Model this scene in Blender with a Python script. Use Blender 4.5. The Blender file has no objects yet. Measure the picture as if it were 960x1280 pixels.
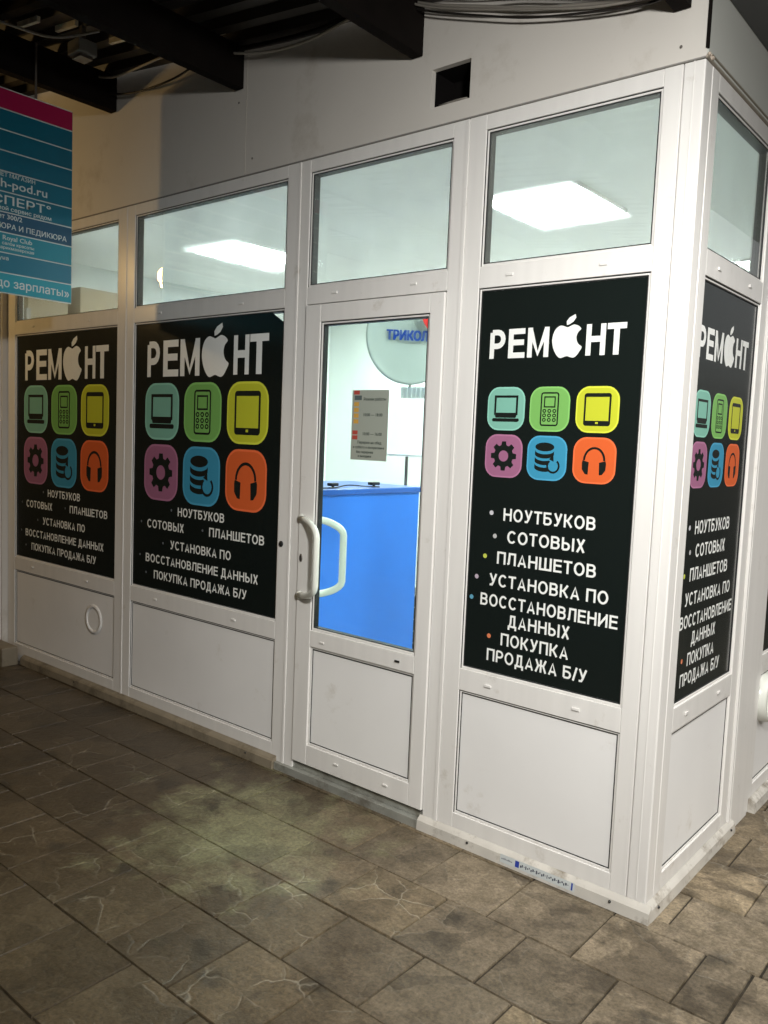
import bpy, bmesh, math, random
from mathutils import Matrix, Vector
random.seed(7)
sc = bpy.context.scene
C = sc.collection
R = math.radians

# ------------------------------------------------------------------ camera, sky, sun, exposure
M3 = ((0.7673631, 0.63989997, 0.04101092),
      (0.08765718, -0.0413299, -0.99529295),
      (-0.63519295, 0.76734599, -0.08780687))          # rows: right, down, forward
cam_d = bpy.data.cameras.new('camera')
cam = bpy.data.objects.new('camera', cam_d); C.objects.link(cam)
r_, d_, f_ = [Vector(v) for v in M3]
mw = Matrix((( r_.x, -d_.x, -f_.x, 0.92822395), (r_.y, -d_.y, -f_.y, -2.51095325), (r_.z, -d_.z, -f_.z, 1.5), (0, 0, 0, 1)))
cam.matrix_world = mw
cam_d.sensor_fit = 'VERTICAL'; cam_d.sensor_height = 24; cam_d.lens = 1033.862 / 1280 * 24
cam_d.clip_start = 0.02; cam_d.clip_end = 500
sc.camera = cam
sc.view_settings.view_transform = 'Standard'; sc.view_settings.look = 'None'
sc.view_settings.gamma = 1; sc.view_settings.exposure = 1.06
sc.view_settings.use_curve_mapping = False

SUN_EL, SUN_AZ = 46, 100          # azimuth clockwise from +Y
wd = bpy.data.worlds.new('World'); sc.world = wd; wd.use_nodes = True
wn = wd.node_tree.nodes; wl = wd.node_tree.links
bg = wn['Background']; bg.inputs[1].default_value = 0.042
sky = wn.new('ShaderNodeTexSky'); sky.sky_type = 'NISHITA'; sky.sun_disc = False
sky.sun_elevation = R(SUN_EL); sky.sun_rotation = R(SUN_AZ); sky.air_density = 1.0; sky.dust_density = 4.0
hs = wn.new('ShaderNodeHueSaturation'); hs.inputs['Saturation'].default_value = 0.22
tint = wn.new('ShaderNodeMix'); tint.data_type = 'RGBA'; tint.blend_type = 'MULTIPLY'; tint.inputs[0].default_value = 1
tint.inputs[7].default_value = (1.0, 0.98, 0.94, 1)
wl.new(sky.outputs[0], hs.inputs['Color']); wl.new(hs.outputs[0], tint.inputs[6]); wl.new(tint.outputs[2], bg.inputs[0])
sd = bpy.data.lights.new('sun', 'SUN'); sd.energy = 0.5; sd.angle = R(60); sd.color = (1, 0.97, 0.92)
so = bpy.data.objects.new('sun', sd); C.objects.link(so)
az, el = R(SUN_AZ), R(SUN_EL)
sdir = Vector((math.sin(az) * math.cos(el), math.cos(az) * math.cos(el), math.sin(el)))
so.rotation_euler = sdir.to_track_quat('Z', 'Y').to_euler()

# ------------------------------------------------------------------ materials
def mat(name, col, rough=0.5, metal=0, spec=0.5, bump=0, bscale=60, vary=0, vscale=3, dirt=None, coat=0, dscale=2.2, dlo=.5, dhi=.75, streak=1):
    m = bpy.data.materials.new(name); m.use_nodes = True
    n = m.node_tree.nodes; l = m.node_tree.links; p = n['Principled BSDF']
    p.inputs['Base Color'].default_value = (*col, 1); p.inputs['Roughness'].default_value = rough
    p.inputs['Metallic'].default_value = metal; p.inputs['Specular IOR Level'].default_value = spec
    p.inputs['Coat Weight'].default_value = coat; p.inputs['Coat Roughness'].default_value = .05
    tc = n.new('ShaderNodeNewGeometry')
    if vary or dirt:
        nz = n.new('ShaderNodeTexNoise'); nz.inputs['Scale'].default_value = vscale; nz.inputs['Detail'].default_value = 6
        vm_ = n.new('ShaderNodeVectorMath'); vm_.operation = 'MULTIPLY'; vm_.inputs[1].default_value = (1, 1, 1) if streak == 1 else (6, 6, streak * 4)
        l.new(tc.outputs['Position'], vm_.inputs[0]); l.new(vm_.outputs[0], nz.inputs['Vector'])
        mr = n.new('ShaderNodeMapRange'); mr.inputs[1].default_value = .3; mr.inputs[2].default_value = .7
        mr.inputs[3].default_value = 1 - vary; mr.inputs[4].default_value = 1 + vary * .4
        l.new(nz.outputs[0], mr.inputs[0])
        mx = n.new('ShaderNodeMix'); mx.data_type = 'RGBA'; mx.blend_type = 'MULTIPLY'; mx.inputs[0].default_value = 1
        mx.inputs[6].default_value = (*col, 1); l.new(mr.outputs[0], mx.inputs[7]); out = mx.outputs[2]
        if dirt:
            n2 = n.new('ShaderNodeTexNoise'); n2.inputs['Scale'].default_value = dscale; n2.inputs['Detail'].default_value = 9
            n2.inputs['Roughness'].default_value = .7
            l.new(tc.outputs['Position'], n2.inputs['Vector'])
            m2 = n.new('ShaderNodeMapRange'); m2.inputs[1].default_value = dlo; m2.inputs[2].default_value = dhi
            l.new(n2.outputs[0], m2.inputs[0])
            mm = n.new('ShaderNodeMix'); mm.data_type = 'RGBA'; l.new(m2.outputs[0], mm.inputs[0])
            l.new(out, mm.inputs[6]); mm.inputs[7].default_value = (*dirt, 1); out = mm.outputs[2]
        l.new(out, p.inputs['Base Color'])
    if bump:
        nb = n.new('ShaderNodeTexNoise'); nb.inputs['Scale'].default_value = bscale; nb.inputs['Detail'].default_value = 4
        l.new(tc.outputs['Position'], nb.inputs['Vector'])
        b = n.new('ShaderNodeBump'); b.inputs['Strength'].default_value = bump; b.inputs['Distance'].default_value = .004
        l.new(nb.outputs[0], b.inputs['Height']); l.new(b.outputs[0], p.inputs['Normal'])
    return m

def emat(name, col, s):
    m = bpy.data.materials.new(name); m.use_nodes = True; n = m.node_tree.nodes; p = n['Principled BSDF']
    p.inputs['Base Color'].default_value = (.8, .8, .8, 1)
    p.inputs['Emission Color'].default_value = (*col, 1); p.inputs['Emission Strength'].default_value = s
    return m

def glass(name, tintc, gloss=1.6, rough=.01, haze=0.0, scat=0.0):
    m = bpy.data.materials.new(name); m.use_nodes = True
    n = m.node_tree.nodes; l = m.node_tree.links; n.clear()
    o = n.new('ShaderNodeOutputMaterial'); t = n.new('ShaderNodeBsdfTransparent'); t.inputs[0].default_value = (*tintc, 1)
    g = n.new('ShaderNodeBsdfGlossy'); g.inputs['Roughness'].default_value = rough
    fr = n.new('ShaderNodeFresnel'); fr.inputs[0].default_value = 1.5
    mu = n.new('ShaderNodeMath'); mu.operation = 'MULTIPLY'; mu.inputs[1].default_value = gloss
    gb = n.new('ShaderNodeNewGeometry'); m1 = n.new('ShaderNodeMath'); m1.operation = 'MULTIPLY_ADD'; m1.inputs[1].default_value = -1; m1.inputs[2].default_value = 1
    l.new(gb.outputs['Backfacing'], m1.inputs[0]); m2_ = n.new('ShaderNodeMath'); m2_.operation = 'MULTIPLY'
    l.new(fr.outputs[0], m2_.inputs[0]); l.new(m1.outputs[0], m2_.inputs[1]); l.new(m2_.outputs[0], mu.inputs[0])
    mx = n.new('ShaderNodeMixShader'); l.new(mu.outputs[0], mx.inputs[0]); l.new(g.outputs[0], mx.inputs[2])
    if haze:
        df = n.new('ShaderNodeBsdfDiffuse'); df.inputs[0].default_value = (.6, .62, .58, 1)
        geo = n.new('ShaderNodeNewGeometry'); nz = n.new('ShaderNodeTexNoise'); nz.inputs['Scale'].default_value = 1.7
        nz.inputs['Detail'].default_value = 5; l.new(geo.outputs['Position'], nz.inputs['Vector'])
        mr = n.new('ShaderNodeMapRange'); mr.inputs[1].default_value = .3; mr.inputs[2].default_value = .75
        mr.inputs[3].default_value = haze * .5; mr.inputs[4].default_value = haze * 1.5; l.new(nz.outputs[0], mr.inputs[0])
        rf = n.new('ShaderNodeBsdfRefraction'); rf.inputs['Roughness'].default_value = .34; rf.inputs['IOR'].default_value = 1.04
        rf.inputs[0].default_value = (*tintc, 1); ms = n.new('ShaderNodeMixShader'); ms.inputs[0].default_value = scat
        l.new(t.outputs[0], ms.inputs[1]); l.new(rf.outputs[0], ms.inputs[2])
        m0 = n.new('ShaderNodeMixShader'); l.new(mr.outputs[0], m0.inputs[0])
        l.new(ms.outputs[0], m0.inputs[1]); l.new(df.outputs[0], m0.inputs[2]); l.new(m0.outputs[0], mx.inputs[1])
    else:
        l.new(t.outputs[0], mx.inputs[1])
    l.new(mx.outputs[0], o.inputs[0])
    return m

def stone_mat(name, col, vein, veins=.6, rough=.5):
    """pressed concrete slab with a cracked-rock relief"""
    m = bpy.data.materials.new(name); m.use_nodes = True
    n = m.node_tree.nodes; l = m.node_tree.links; p = n['Principled BSDF']
    geo = n.new('ShaderNodeNewGeometry'); oi = n.new('ShaderNodeObjectInfo')
    pos = geo.outputs['Position']
    nz = n.new('ShaderNodeTexNoise'); nz.inputs['Scale'].default_value = 6; nz.inputs['Detail'].default_value = 3
    l.new(pos, nz.inputs['Vector'])
    sub = n.new('ShaderNodeVectorMath'); sub.operation = 'SCALE'; sub.inputs['Scale'].default_value = .16; l.new(nz.outputs['Color'], sub.inputs[0])
    add = n.new('ShaderNodeVectorMath'); add.operation = 'ADD'; l.new(pos, add.inputs[0]); l.new(sub.outputs[0], add.inputs[1])
    rnd = n.new('ShaderNodeVectorMath'); rnd.operation = 'SCALE'; rnd.inputs[0].default_value = (31, 17, 0); l.new(oi.outputs['Random'], rnd.inputs['Scale'])
    ad2 = n.new('ShaderNodeVectorMath'); ad2.operation = 'ADD'; l.new(add.outputs[0], ad2.inputs[0]); l.new(rnd.outputs[0], ad2.inputs[1])
    vo = n.new('ShaderNodeTexVoronoi'); vo.feature = 'DISTANCE_TO_EDGE'; vo.inputs['Scale'].default_value = 7; vo.voronoi_dimensions = '2D'
    l.new(ad2.outputs[0], vo.inputs['Vector'])
    mr = n.new('ShaderNodeMapRange'); mr.inputs[1].default_value = 0.0; mr.inputs[2].default_value = .028; mr.inputs[3].default_value = 1; mr.inputs[4].default_value = 0
    l.new(vo.outputs['Distance'], mr.inputs[0])
    # veins only here and there
    n3 = n.new('ShaderNodeTexNoise'); n3.inputs['Scale'].default_value = 5.5; n3.inputs['Detail'].default_value = 5; l.new(pos, n3.inputs['Vector'])
    m3 = n.new('ShaderNodeMapRange'); m3.inputs[1].default_value = .47; m3.inputs[2].default_value = .60; l.new(n3.outputs[0], m3.inputs[0])
    vm = n.new('ShaderNodeMath'); vm.operation = 'MULTIPLY'; l.new(mr.outputs[0], vm.inputs[0]); l.new(m3.outputs[0], vm.inputs[1])
    vs = n.new('ShaderNodeMath'); vs.operation = 'MULTIPLY'; l.new(vm.outputs[0], vs.inputs[0]); vs.inputs[1].default_value = veins
    # base tone: fine mottling + slab to slab
    n1 = n.new('ShaderNodeTexNoise'); n1.inputs['Scale'].default_value = 14; n1.inputs['Detail'].default_value = 9; n1.inputs['Roughness'].default_value = .65; l.new(pos, n1.inputs['Vector'])
    r1 = n.new('ShaderNodeValToRGB'); cr = r1.color_ramp
    cr.elements[0].position = .3; cr.elements[0].color = (col[0] * .5, col[1] * .48, col[2] * .42, 1)
    cr.elements[1].position = .72; cr.elements[1].color = (col[0] * 1.25, col[1] * 1.22, col[2] * 1.2, 1)
    l.new(n1.outputs[0], r1.inputs[0])
    hv = n.new('ShaderNodeMapRange'); hv.inputs[3].default_value = .60; hv.inputs[4].default_value = 1.05; l.new(oi.outputs['Random'], hv.inputs[0])
    mb = n.new('ShaderNodeMix'); mb.data_type = 'RGBA'; mb.blend_type = 'MULTIPLY'; mb.inputs[0].default_value = 1
    l.new(r1.outputs[0], mb.inputs[6]); l.new(hv.outputs[0], mb.inputs[7])
    mv = n.new('ShaderNodeMix'); mv.data_type = 'RGBA'; l.new(vs.outputs[0], mv.inputs[0]); l.new(mb.outputs[2], mv.inputs[6]); mv.inputs[7].default_value = (*vein, 1)
    # grime: broad damp stains, with spots of their own
    n4 = n.new('ShaderNodeTexNoise'); n4.inputs['Scale'].default_value = 2.3; n4.inputs['Detail'].default_value = 8; n4.inputs['Roughness'].default_value = .6; n4.inputs['Distortion'].default_value = .6
    l.new(pos, n4.inputs['Vector'])
    m4 = n.new('ShaderNodeMapRange'); m4.inputs[1].default_value = .50; m4.inputs[2].default_value = .545; m4.inputs[4].default_value = .62; l.new(n4.outputs[0], m4.inputs[0])
    # slabs turn darker with distance from the shop corner
    sx = n.new('ShaderNodeSeparateXYZ'); l.new(pos, sx.inputs[0])
    mz = n.new('ShaderNodeMapRange'); mz.inputs[1].default_value = .3; mz.inputs[2].default_value = 1.9; mz.inputs[3].default_value = 0; mz.inputs[4].default_value = .88
    dd = n.new('ShaderNodeVectorMath'); dd.operation = 'DISTANCE'; dd.inputs[1].default_value = (.25, .35, 0); l.new(pos, dd.inputs[0])
    wob = n.new('ShaderNodeMath'); wob.operation = 'MULTIPLY_ADD'; wob.inputs[1].default_value = 1.1; wob.inputs[2].default_value = -.55
    l.new(n4.outputs[0], wob.inputs[0]); w2 = n.new('ShaderNodeMath'); w2.operation = 'ADD'; l.new(dd.outputs['Value'], w2.inputs[0]); l.new(wob.outputs[0], w2.inputs[1])
    l.new(w2.outputs[0], mz.inputs[0])
    mxx = n.new('ShaderNodeMath'); mxx.operation = 'MAXIMUM'; l.new(m4.outputs[0], mxx.inputs[0]); l.new(mz.outputs[0], mxx.inputs[1])
    m4 = mxx
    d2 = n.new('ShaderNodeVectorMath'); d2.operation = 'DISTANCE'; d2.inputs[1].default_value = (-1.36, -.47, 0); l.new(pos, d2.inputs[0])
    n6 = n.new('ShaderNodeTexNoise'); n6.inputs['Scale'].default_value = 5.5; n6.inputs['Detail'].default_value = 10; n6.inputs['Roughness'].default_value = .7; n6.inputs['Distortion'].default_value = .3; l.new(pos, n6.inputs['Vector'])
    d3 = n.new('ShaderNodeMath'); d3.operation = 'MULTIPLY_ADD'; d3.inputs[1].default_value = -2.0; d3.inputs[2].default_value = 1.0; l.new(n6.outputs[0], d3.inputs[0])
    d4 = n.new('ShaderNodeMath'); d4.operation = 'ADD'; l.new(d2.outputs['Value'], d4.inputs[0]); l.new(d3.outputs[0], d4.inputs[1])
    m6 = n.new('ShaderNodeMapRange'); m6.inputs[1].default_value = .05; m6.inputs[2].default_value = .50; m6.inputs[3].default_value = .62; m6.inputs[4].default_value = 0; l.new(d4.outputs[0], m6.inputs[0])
    md = n.new('ShaderNodeMix'); md.data_type = 'RGBA'; l.new(m4.outputs[0], md.inputs[0]); l.new(mv.outputs[2], md.inputs[6]); md.inputs[7].default_value = (.044, .031, .016, 1)
    n5 = n.new('ShaderNodeTexNoise'); n5.inputs['Scale'].default_value = 6; n5.inputs['Detail'].default_value = 7; l.new(pos, n5.inputs['Vector'])
    m5 = n.new('ShaderNodeMapRange'); m5.inputs[1].default_value = .58; m5.inputs[2].default_value = .70; m5.inputs[4].default_value = .6; l.new(n5.outputs[0], m5.inputs[0])
    me = n.new('ShaderNodeMix'); me.data_type = 'RGBA'; l.new(m5.outputs[0], me.inputs[0]); l.new(md.outputs[2], me.inputs[6]); me.inputs[7].default_value = (.02, .018, .013, 1)
    # greenish light spill before the door, painted into the slab colour with noise
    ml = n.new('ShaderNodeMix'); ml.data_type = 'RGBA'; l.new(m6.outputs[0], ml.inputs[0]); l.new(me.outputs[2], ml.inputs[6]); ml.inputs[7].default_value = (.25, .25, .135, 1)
    # fine grit and small pressed facets
    ng = n.new('ShaderNodeTexNoise'); ng.inputs['Scale'].default_value = 75; ng.inputs['Detail'].default_value = 5; ng.inputs['Roughness'].default_value = .8; l.new(pos, ng.inputs['Vector'])
    mg = n.new('ShaderNodeMapRange'); mg.inputs[1].default_value = .36; mg.inputs[2].default_value = .64; mg.inputs[3].default_value = .58; mg.inputs[4].default_value = 1.30; l.new(ng.outputs[0], mg.inputs[0])
    vf = n.new('ShaderNodeTexVoronoi'); vf.inputs['Scale'].default_value = 7; vf.voronoi_dimensions = '2D'; l.new(ad2.outputs[0], vf.inputs['Vector'])
    sf = n.new('ShaderNodeSeparateColor'); l.new(vf.outputs['Color'], sf.inputs[0])
    mfc = n.new('ShaderNodeMapRange'); mfc.inputs[3].default_value = .78; mfc.inputs[4].default_value = 1.16; l.new(sf.outputs[0], mfc.inputs[0])
    mm_ = n.new('ShaderNodeMath'); mm_.operation = 'MULTIPLY'; l.new(mg.outputs[0], mm_.inputs[0]); l.new(mfc.outputs[0], mm_.inputs[1])
    mgr = n.new('ShaderNodeMix'); mgr.data_type = 'RGBA'; mgr.blend_type = 'MULTIPLY'; mgr.inputs[0].default_value = 1; l.new(ml.outputs[2], mgr.inputs[6]); l.new(mm_.outputs[0], mgr.inputs[7])
    ml = mgr
    # pale veins stay visible through the grime
    m7 = n.new('ShaderNodeMath'); m7.operation = 'MULTIPLY'; l.new(vs.outputs[0], m7.inputs[0]); m7.inputs[1].default_value = .26
    mf = n.new('ShaderNodeMix'); mf.data_type = 'RGBA'; l.new(m7.outputs[0], mf.inputs[0]); l.new(ml.outputs[2], mf.inputs[6]); mf.inputs[7].default_value = (*vein, 1)
    l.new(mf.outputs[2], p.inputs['Base Color'])
    rr = n.new('ShaderNodeMapRange'); rr.inputs[3].default_value = rough + .12; rr.inputs[4].default_value = rough - .17
    l.new(m4.outputs[0], rr.inputs[0]); l.new(rr.outputs[0], p.inputs['Roughness'])
    # relief
    hm0 = n.new('ShaderNodeMapRange'); hm0.inputs[1].default_value = 0; hm0.inputs[2].default_value = .06; hm0.inputs[3].default_value = -1; hm0.inputs[4].default_value = 0; l.new(vo.outputs['Distance'], hm0.inputs[0])
    hm = n.new('ShaderNodeMath'); hm.operation = 'MULTIPLY'; l.new(hm0.outputs[0], hm.inputs[0]); l.new(m3.outputs[0], hm.inputs[1])
    ha = n.new('ShaderNodeMath'); ha.operation = 'MULTIPLY_ADD'; l.new(n1.outputs[0], ha.inputs[0]); ha.inputs[1].default_value = 3.4; l.new(hm.outputs[0], ha.inputs[2])
    hb = n.new('ShaderNodeMath'); hb.operation = 'MULTIPLY_ADD'; hb.inputs[1].default_value = .9; l.new(ng.outputs[0], hb.inputs[0]); l.new(ha.outputs[0], hb.inputs[2]); ha = hb
    b = n.new('ShaderNodeBump'); b.inputs['Strength'].default_value = .4; b.inputs['Distance'].default_value = .005; l.new(ha.outputs[0], b.inputs['Height'])
    l.new(b.outputs[0], p.inputs['Normal'])
    return m

PVC = mat('white_pvc', (.785, .77, .74), .30, vary=.05, vscale=3.5, dirt=(.40, .35, .26), dscale=7, dlo=.61, dhi=.88, streak=.12)
PVC2 = mat('white_infill_panel', (.86, .855, .84), .36, vary=.06, vscale=1.8, bump=.08, bscale=9, dirt=(.5, .45, .36), dscale=4, dlo=.62, dhi=.9)
PLN = mat('grimy_plinth_flashing', (.60, .575, .52), .42, vary=.16, vscale=7, dirt=(.16, .125, .08), dscale=9, dlo=.52, dhi=.72)
PLD = mat('dirty_plinth', (.27, .23, .165), .55, vary=.25, vscale=6, dirt=(.07, .055, .035), dscale=6, dlo=.45, dhi=.7)
GASK = mat('black_rubber', (.012, .012, .012), .6)
WALL = mat('beige_wall_board', (.66, .63, .58), .6, vary=.08, vscale=1.2, bump=.12, bscale=25, dirt=(.36, .31, .24), dscale=2.2, dlo=.55, dhi=.85)
WALL2 = mat('grey_side_board', (.56, .57, .53), .5, vary=.06, vscale=1.5)
SOF = mat('dark_soffit', (.06, .062, .062), .5)
BEAM = mat('dark_timber', (.008, .006, .005), .9, spec=.1, vary=.3, vscale=8)
DECK = mat('corrugated_deck', (.022, .018, .013), .5, vary=.4, vscale=6)
DUCT = mat('duct_black', (.006, .005, .005), .9, spec=.1)
HAND = mat('handle_white', (.74, .76, .70), .22)
METAL = mat('zinc_screw', (.22, .2, .18), .4, metal=.8)
LOCK = mat('lock_dark', (.03, .03, .03), .35, metal=.5)
THR = mat('aluminium_threshold', (.42, .43, .39), .42, metal=.4, vary=.2, vscale=12, dirt=(.14, .12, .09), dscale=8, dlo=.5, dhi=.75)
CAB = mat('cable_grey', (.24, .22, .19), .5)
CABW = mat('cable_white', (.45, .43, .38), .45)
CABK = mat('cable_black', (.015, .012, .01), .5)
G_TOP = glass('window_glass', (.93, .965, .955), 1.6, .012, .13, scat=.055)
G_DOOR = glass('door_glass', (.925, .985, .965), 1.2, .008)
POST = mat('poster_black', (.008, .012, .011), .17, spec=.6, bump=.35, bscale=7)
WHT = mat('poster_white', (.86, .88, .85), .35)
ROOMW = mat('room_wall', (.68, .70, .68), .6)
ROOMF = mat('room_floor', (.40, .39, .36), .4)
ROOMC = mat('room_ceiling', (.82, .82, .80), .7, vary=.06, vscale=1)
BLUE = mat('counter_blue', (.025, .175, .70), .38, vary=.06, vscale=2)
BLUED = mat('counter_top_blue', (.02, .10, .42), .3)
LED = emat('led_panel', (.90, 1.0, .97), 30.0)
WARM = emat('warm_bulb', (1, .62, .22), 40)

# ------------------------------------------------------------------ helpers
def link(name, me, m, parent=None):
    o = bpy.data.objects.new(name, me); C.objects.link(o)
    if m is not None and not me.materials: me.materials.append(m)
    if parent: o.parent = parent
    return o
def add_box(bm, x0, x1, y0, y1, z0, z1):
    v = [bm.verts.new(p) for p in ((x0, y0, z0), (x1, y0, z0), (x1, y1, z0), (x0, y1, z0), (x0, y0, z1), (x1, y0, z1), (x1, y1, z1), (x0, y1, z1))]
    for f in ((0, 3, 2, 1), (4, 5, 6, 7), (0, 1, 5, 4), (1, 2, 6, 5), (2, 3, 7, 6), (3, 0, 4, 7)): bm.faces.new([v[i] for i in f])
def fin(name, bm, m, parent=None, smooth=False, bev=0):
    me = bpy.data.meshes.new(name); bmesh.ops.recalc_face_normals(bm, faces=bm.faces); bm.to_mesh(me); bm.free()
    if smooth:
        for p in me.polygons: p.use_smooth = True
    o = link(name, me, m, parent)
    if bev:
        b = o.modifiers.new('bevel', 'BEVEL'); b.width = bev; b.segments = 2; b.limit_method = 'ANGLE'
    return o
def box(name, m, x0, x1, y0, y1, z0, z1, parent=None, bev=0):
    bm = bmesh.new(); add_box(bm, min(x0, x1), max(x0, x1), min(y0, y1), max(y0, y1), min(z0, z1), max(z0, z1))
    return fin(name, bm, m, parent, bev=bev)
def add_tube(bm, pts, r, n=8, cap=True):
    pts = [Vector(p) for p in pts]; rings = []
    up = None
    for i, p in enumerate(pts):
        t = (pts[min(i + 1, len(pts) - 1)] - pts[max(i - 1, 0)]).normalized()
        if up is None:
            up = Vector((0, 0, 1)) if abs(t.z) < .9 else Vector((1, 0, 0))
        a = t.cross(up).normalized(); up = a.cross(t).normalized()
        rings.append([bm.verts.new(p + r * (math.cos(k * 2 * math.pi / n) * a + math.sin(k * 2 * math.pi / n) * up)) for k in range(n)])
    for q, s in zip(rings, rings[1:]):
        for k in range(n): bm.faces.new((q[k], q[(k + 1) % n], s[(k + 1) % n], s[k]))
    if cap: bm.faces.new(rings[0]); bm.faces.new(rings[-1])
def thing(name, label, cat, loc=(0, 0, 0), group=None):
    o = bpy.data.objects.new(name, None); C.objects.link(o); o.location = loc; o.empty_display_size = .1
    o['label'] = label; o['category'] = cat
    if group: o['group'] = group
    return o
def tag(o, label, cat, group=None):
    o['label'] = label; o['category'] = cat
    if group: o['group'] = group
    return o
def struct(o): o['kind'] = 'structure'; return o

# plane frame: local (s, t, n) -> world.  front: s = x, n out = -y ; side: s = y, n out = +x
class Plane:
    def __init__(self, face): self.f = face
    def p(self, s, n, z):  # n: distance outwards
        return (s, -n, z) if self.f == 'F' else (n, s, z)
    def box(self, bm, s0, s1, n0, n1, z0, z1):
        a = self.p(s0, n0, z0); b = self.p(s1, n1, z1)
        add_box(bm, min(a[0], b[0]), max(a[0], b[0]), min(a[1], b[1]), max(a[1], b[1]), z0, z1)
PF, PS = Plane('F'), Plane('S')

# ------------------------------------------------------------------ levels measured from the photograph
TOP, T1, T0, P1, P0, Q1, Q0 = 2.647, 2.595, 2.124, 2.048, 0.666, 0.584, 0.110
REC = 0.012        # recess of the glass

# ------------------------------------------------------------------ ground and paving
GR = stone_mat('bedding_sand', (.05, .042, .03), (.06, .05, .035), .2, .8)
bm = bmesh.new(); add_box(bm, -60, 60, -60, 60, -.3, -.0065)
ground = struct(fin('ground', bm, GR))
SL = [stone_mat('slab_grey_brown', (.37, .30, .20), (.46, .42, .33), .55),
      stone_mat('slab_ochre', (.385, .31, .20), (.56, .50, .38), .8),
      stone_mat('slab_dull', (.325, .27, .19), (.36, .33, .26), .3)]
def slab_mesh(w, h, m, k):
    bm = bmesh.new(); g = .0026; b = .0016
    rnd = random.Random(k)
    x0, x1, y0, y1 = g, w - g, g, h - g
    def jt(): return rnd.uniform(-.0018, .0018)
    lo = [(x0 + jt(), y0 + jt()), (x1 + jt(), y0 + jt()), (x1 + jt(), y1 + jt()), (x0 + jt(), y1 + jt())]
    hi = [(lo[0][0] + b, lo[0][1] + b), (lo[1][0] - b, lo[1][1] + b), (lo[2][0] - b, lo[2][1] - b), (lo[3][0] + b, lo[3][1] - b)]
    tl = [rnd.uniform(-.0007, .0007) for _ in range(4)]
    A = [bm.verts.new((*p, -.03)) for p in lo]; B = [bm.verts.new((*p, -.004)) for p in lo]; D = [bm.verts.new((*p, t)) for p, t in zip(hi, tl)]
    for i in range(4):
        j = (i + 1) % 4
        bm.faces.new((A[i], A[j], B[j], B[i])); bm.faces.new((B[i], B[j], D[j], D[i]))
    bm.faces.new(D); me = bpy.data.meshes.new('paving_slab'); bmesh.ops.recalc_face_normals(bm, faces=bm.faces); bm.to_mesh(me); bm.free()
    me.materials.append(m); return me
meshes = {}
rows = []
yy = [-0.04 - .297 * k for k in range(0, 9)]           # joints running along x, going out from the front
offs = [0.21, 0.065, -0.105, 0.064, -0.09, 0.03, 0.16, -.02, .1]
XR, XL = 1.62, -4.15
for k in range(8):
    rows.append((yy[k + 1], yy[k], offs[k], XL, XR))
yup = [-0.04, 0.255, 0.555, 0.85, 1.15, 1.45, 1.75, 2.05]
ou = [0.065, 0.23, 0.088, .2, .05, .15, .0]
for k in range(7):
    rows.append((yup[k], yup[k + 1], ou[k], -.03, 1.3))
rows.append((-.04, .04, .21, XL, -.03))
nsl = 0
for (y0, y1, o, xl, xr) in rows:
    x = o - math.ceil((o - xl) / .2975) * .2975
    xs = [x]
    while xs[-1] < xr:
        xs.append(xs[-1] + .2975)
    if abs(y1 + .04) < 1e-6 and y0 < y1:
        xs = sorted(xs + [.345])                       # the narrow cut slab near the corner
    for a, b in zip(xs, xs[1:]):
        a = max(a, xl)
        if b - a < .04 or nsl >= 298: continue
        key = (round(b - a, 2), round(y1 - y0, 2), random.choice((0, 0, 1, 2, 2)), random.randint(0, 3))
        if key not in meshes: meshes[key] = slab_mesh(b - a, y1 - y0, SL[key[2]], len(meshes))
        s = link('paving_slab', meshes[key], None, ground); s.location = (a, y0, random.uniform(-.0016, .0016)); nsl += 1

# ------------------------------------------------------------------ the shop pavilion
shop = thing('repair_shop_pavilion', 'white framed corner pavilion of a repair shop with glazed bays and door', 'building')

def caps(pl, win, pts, m=PVC):
    for s, z in pts:
        bm = bmesh.new(); pl.box(bm, s - .014, s + .014, .0, .0045, z - .005, z + .005)
        fin('drain_cap', bm, m, win, bev=.0015)

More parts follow.
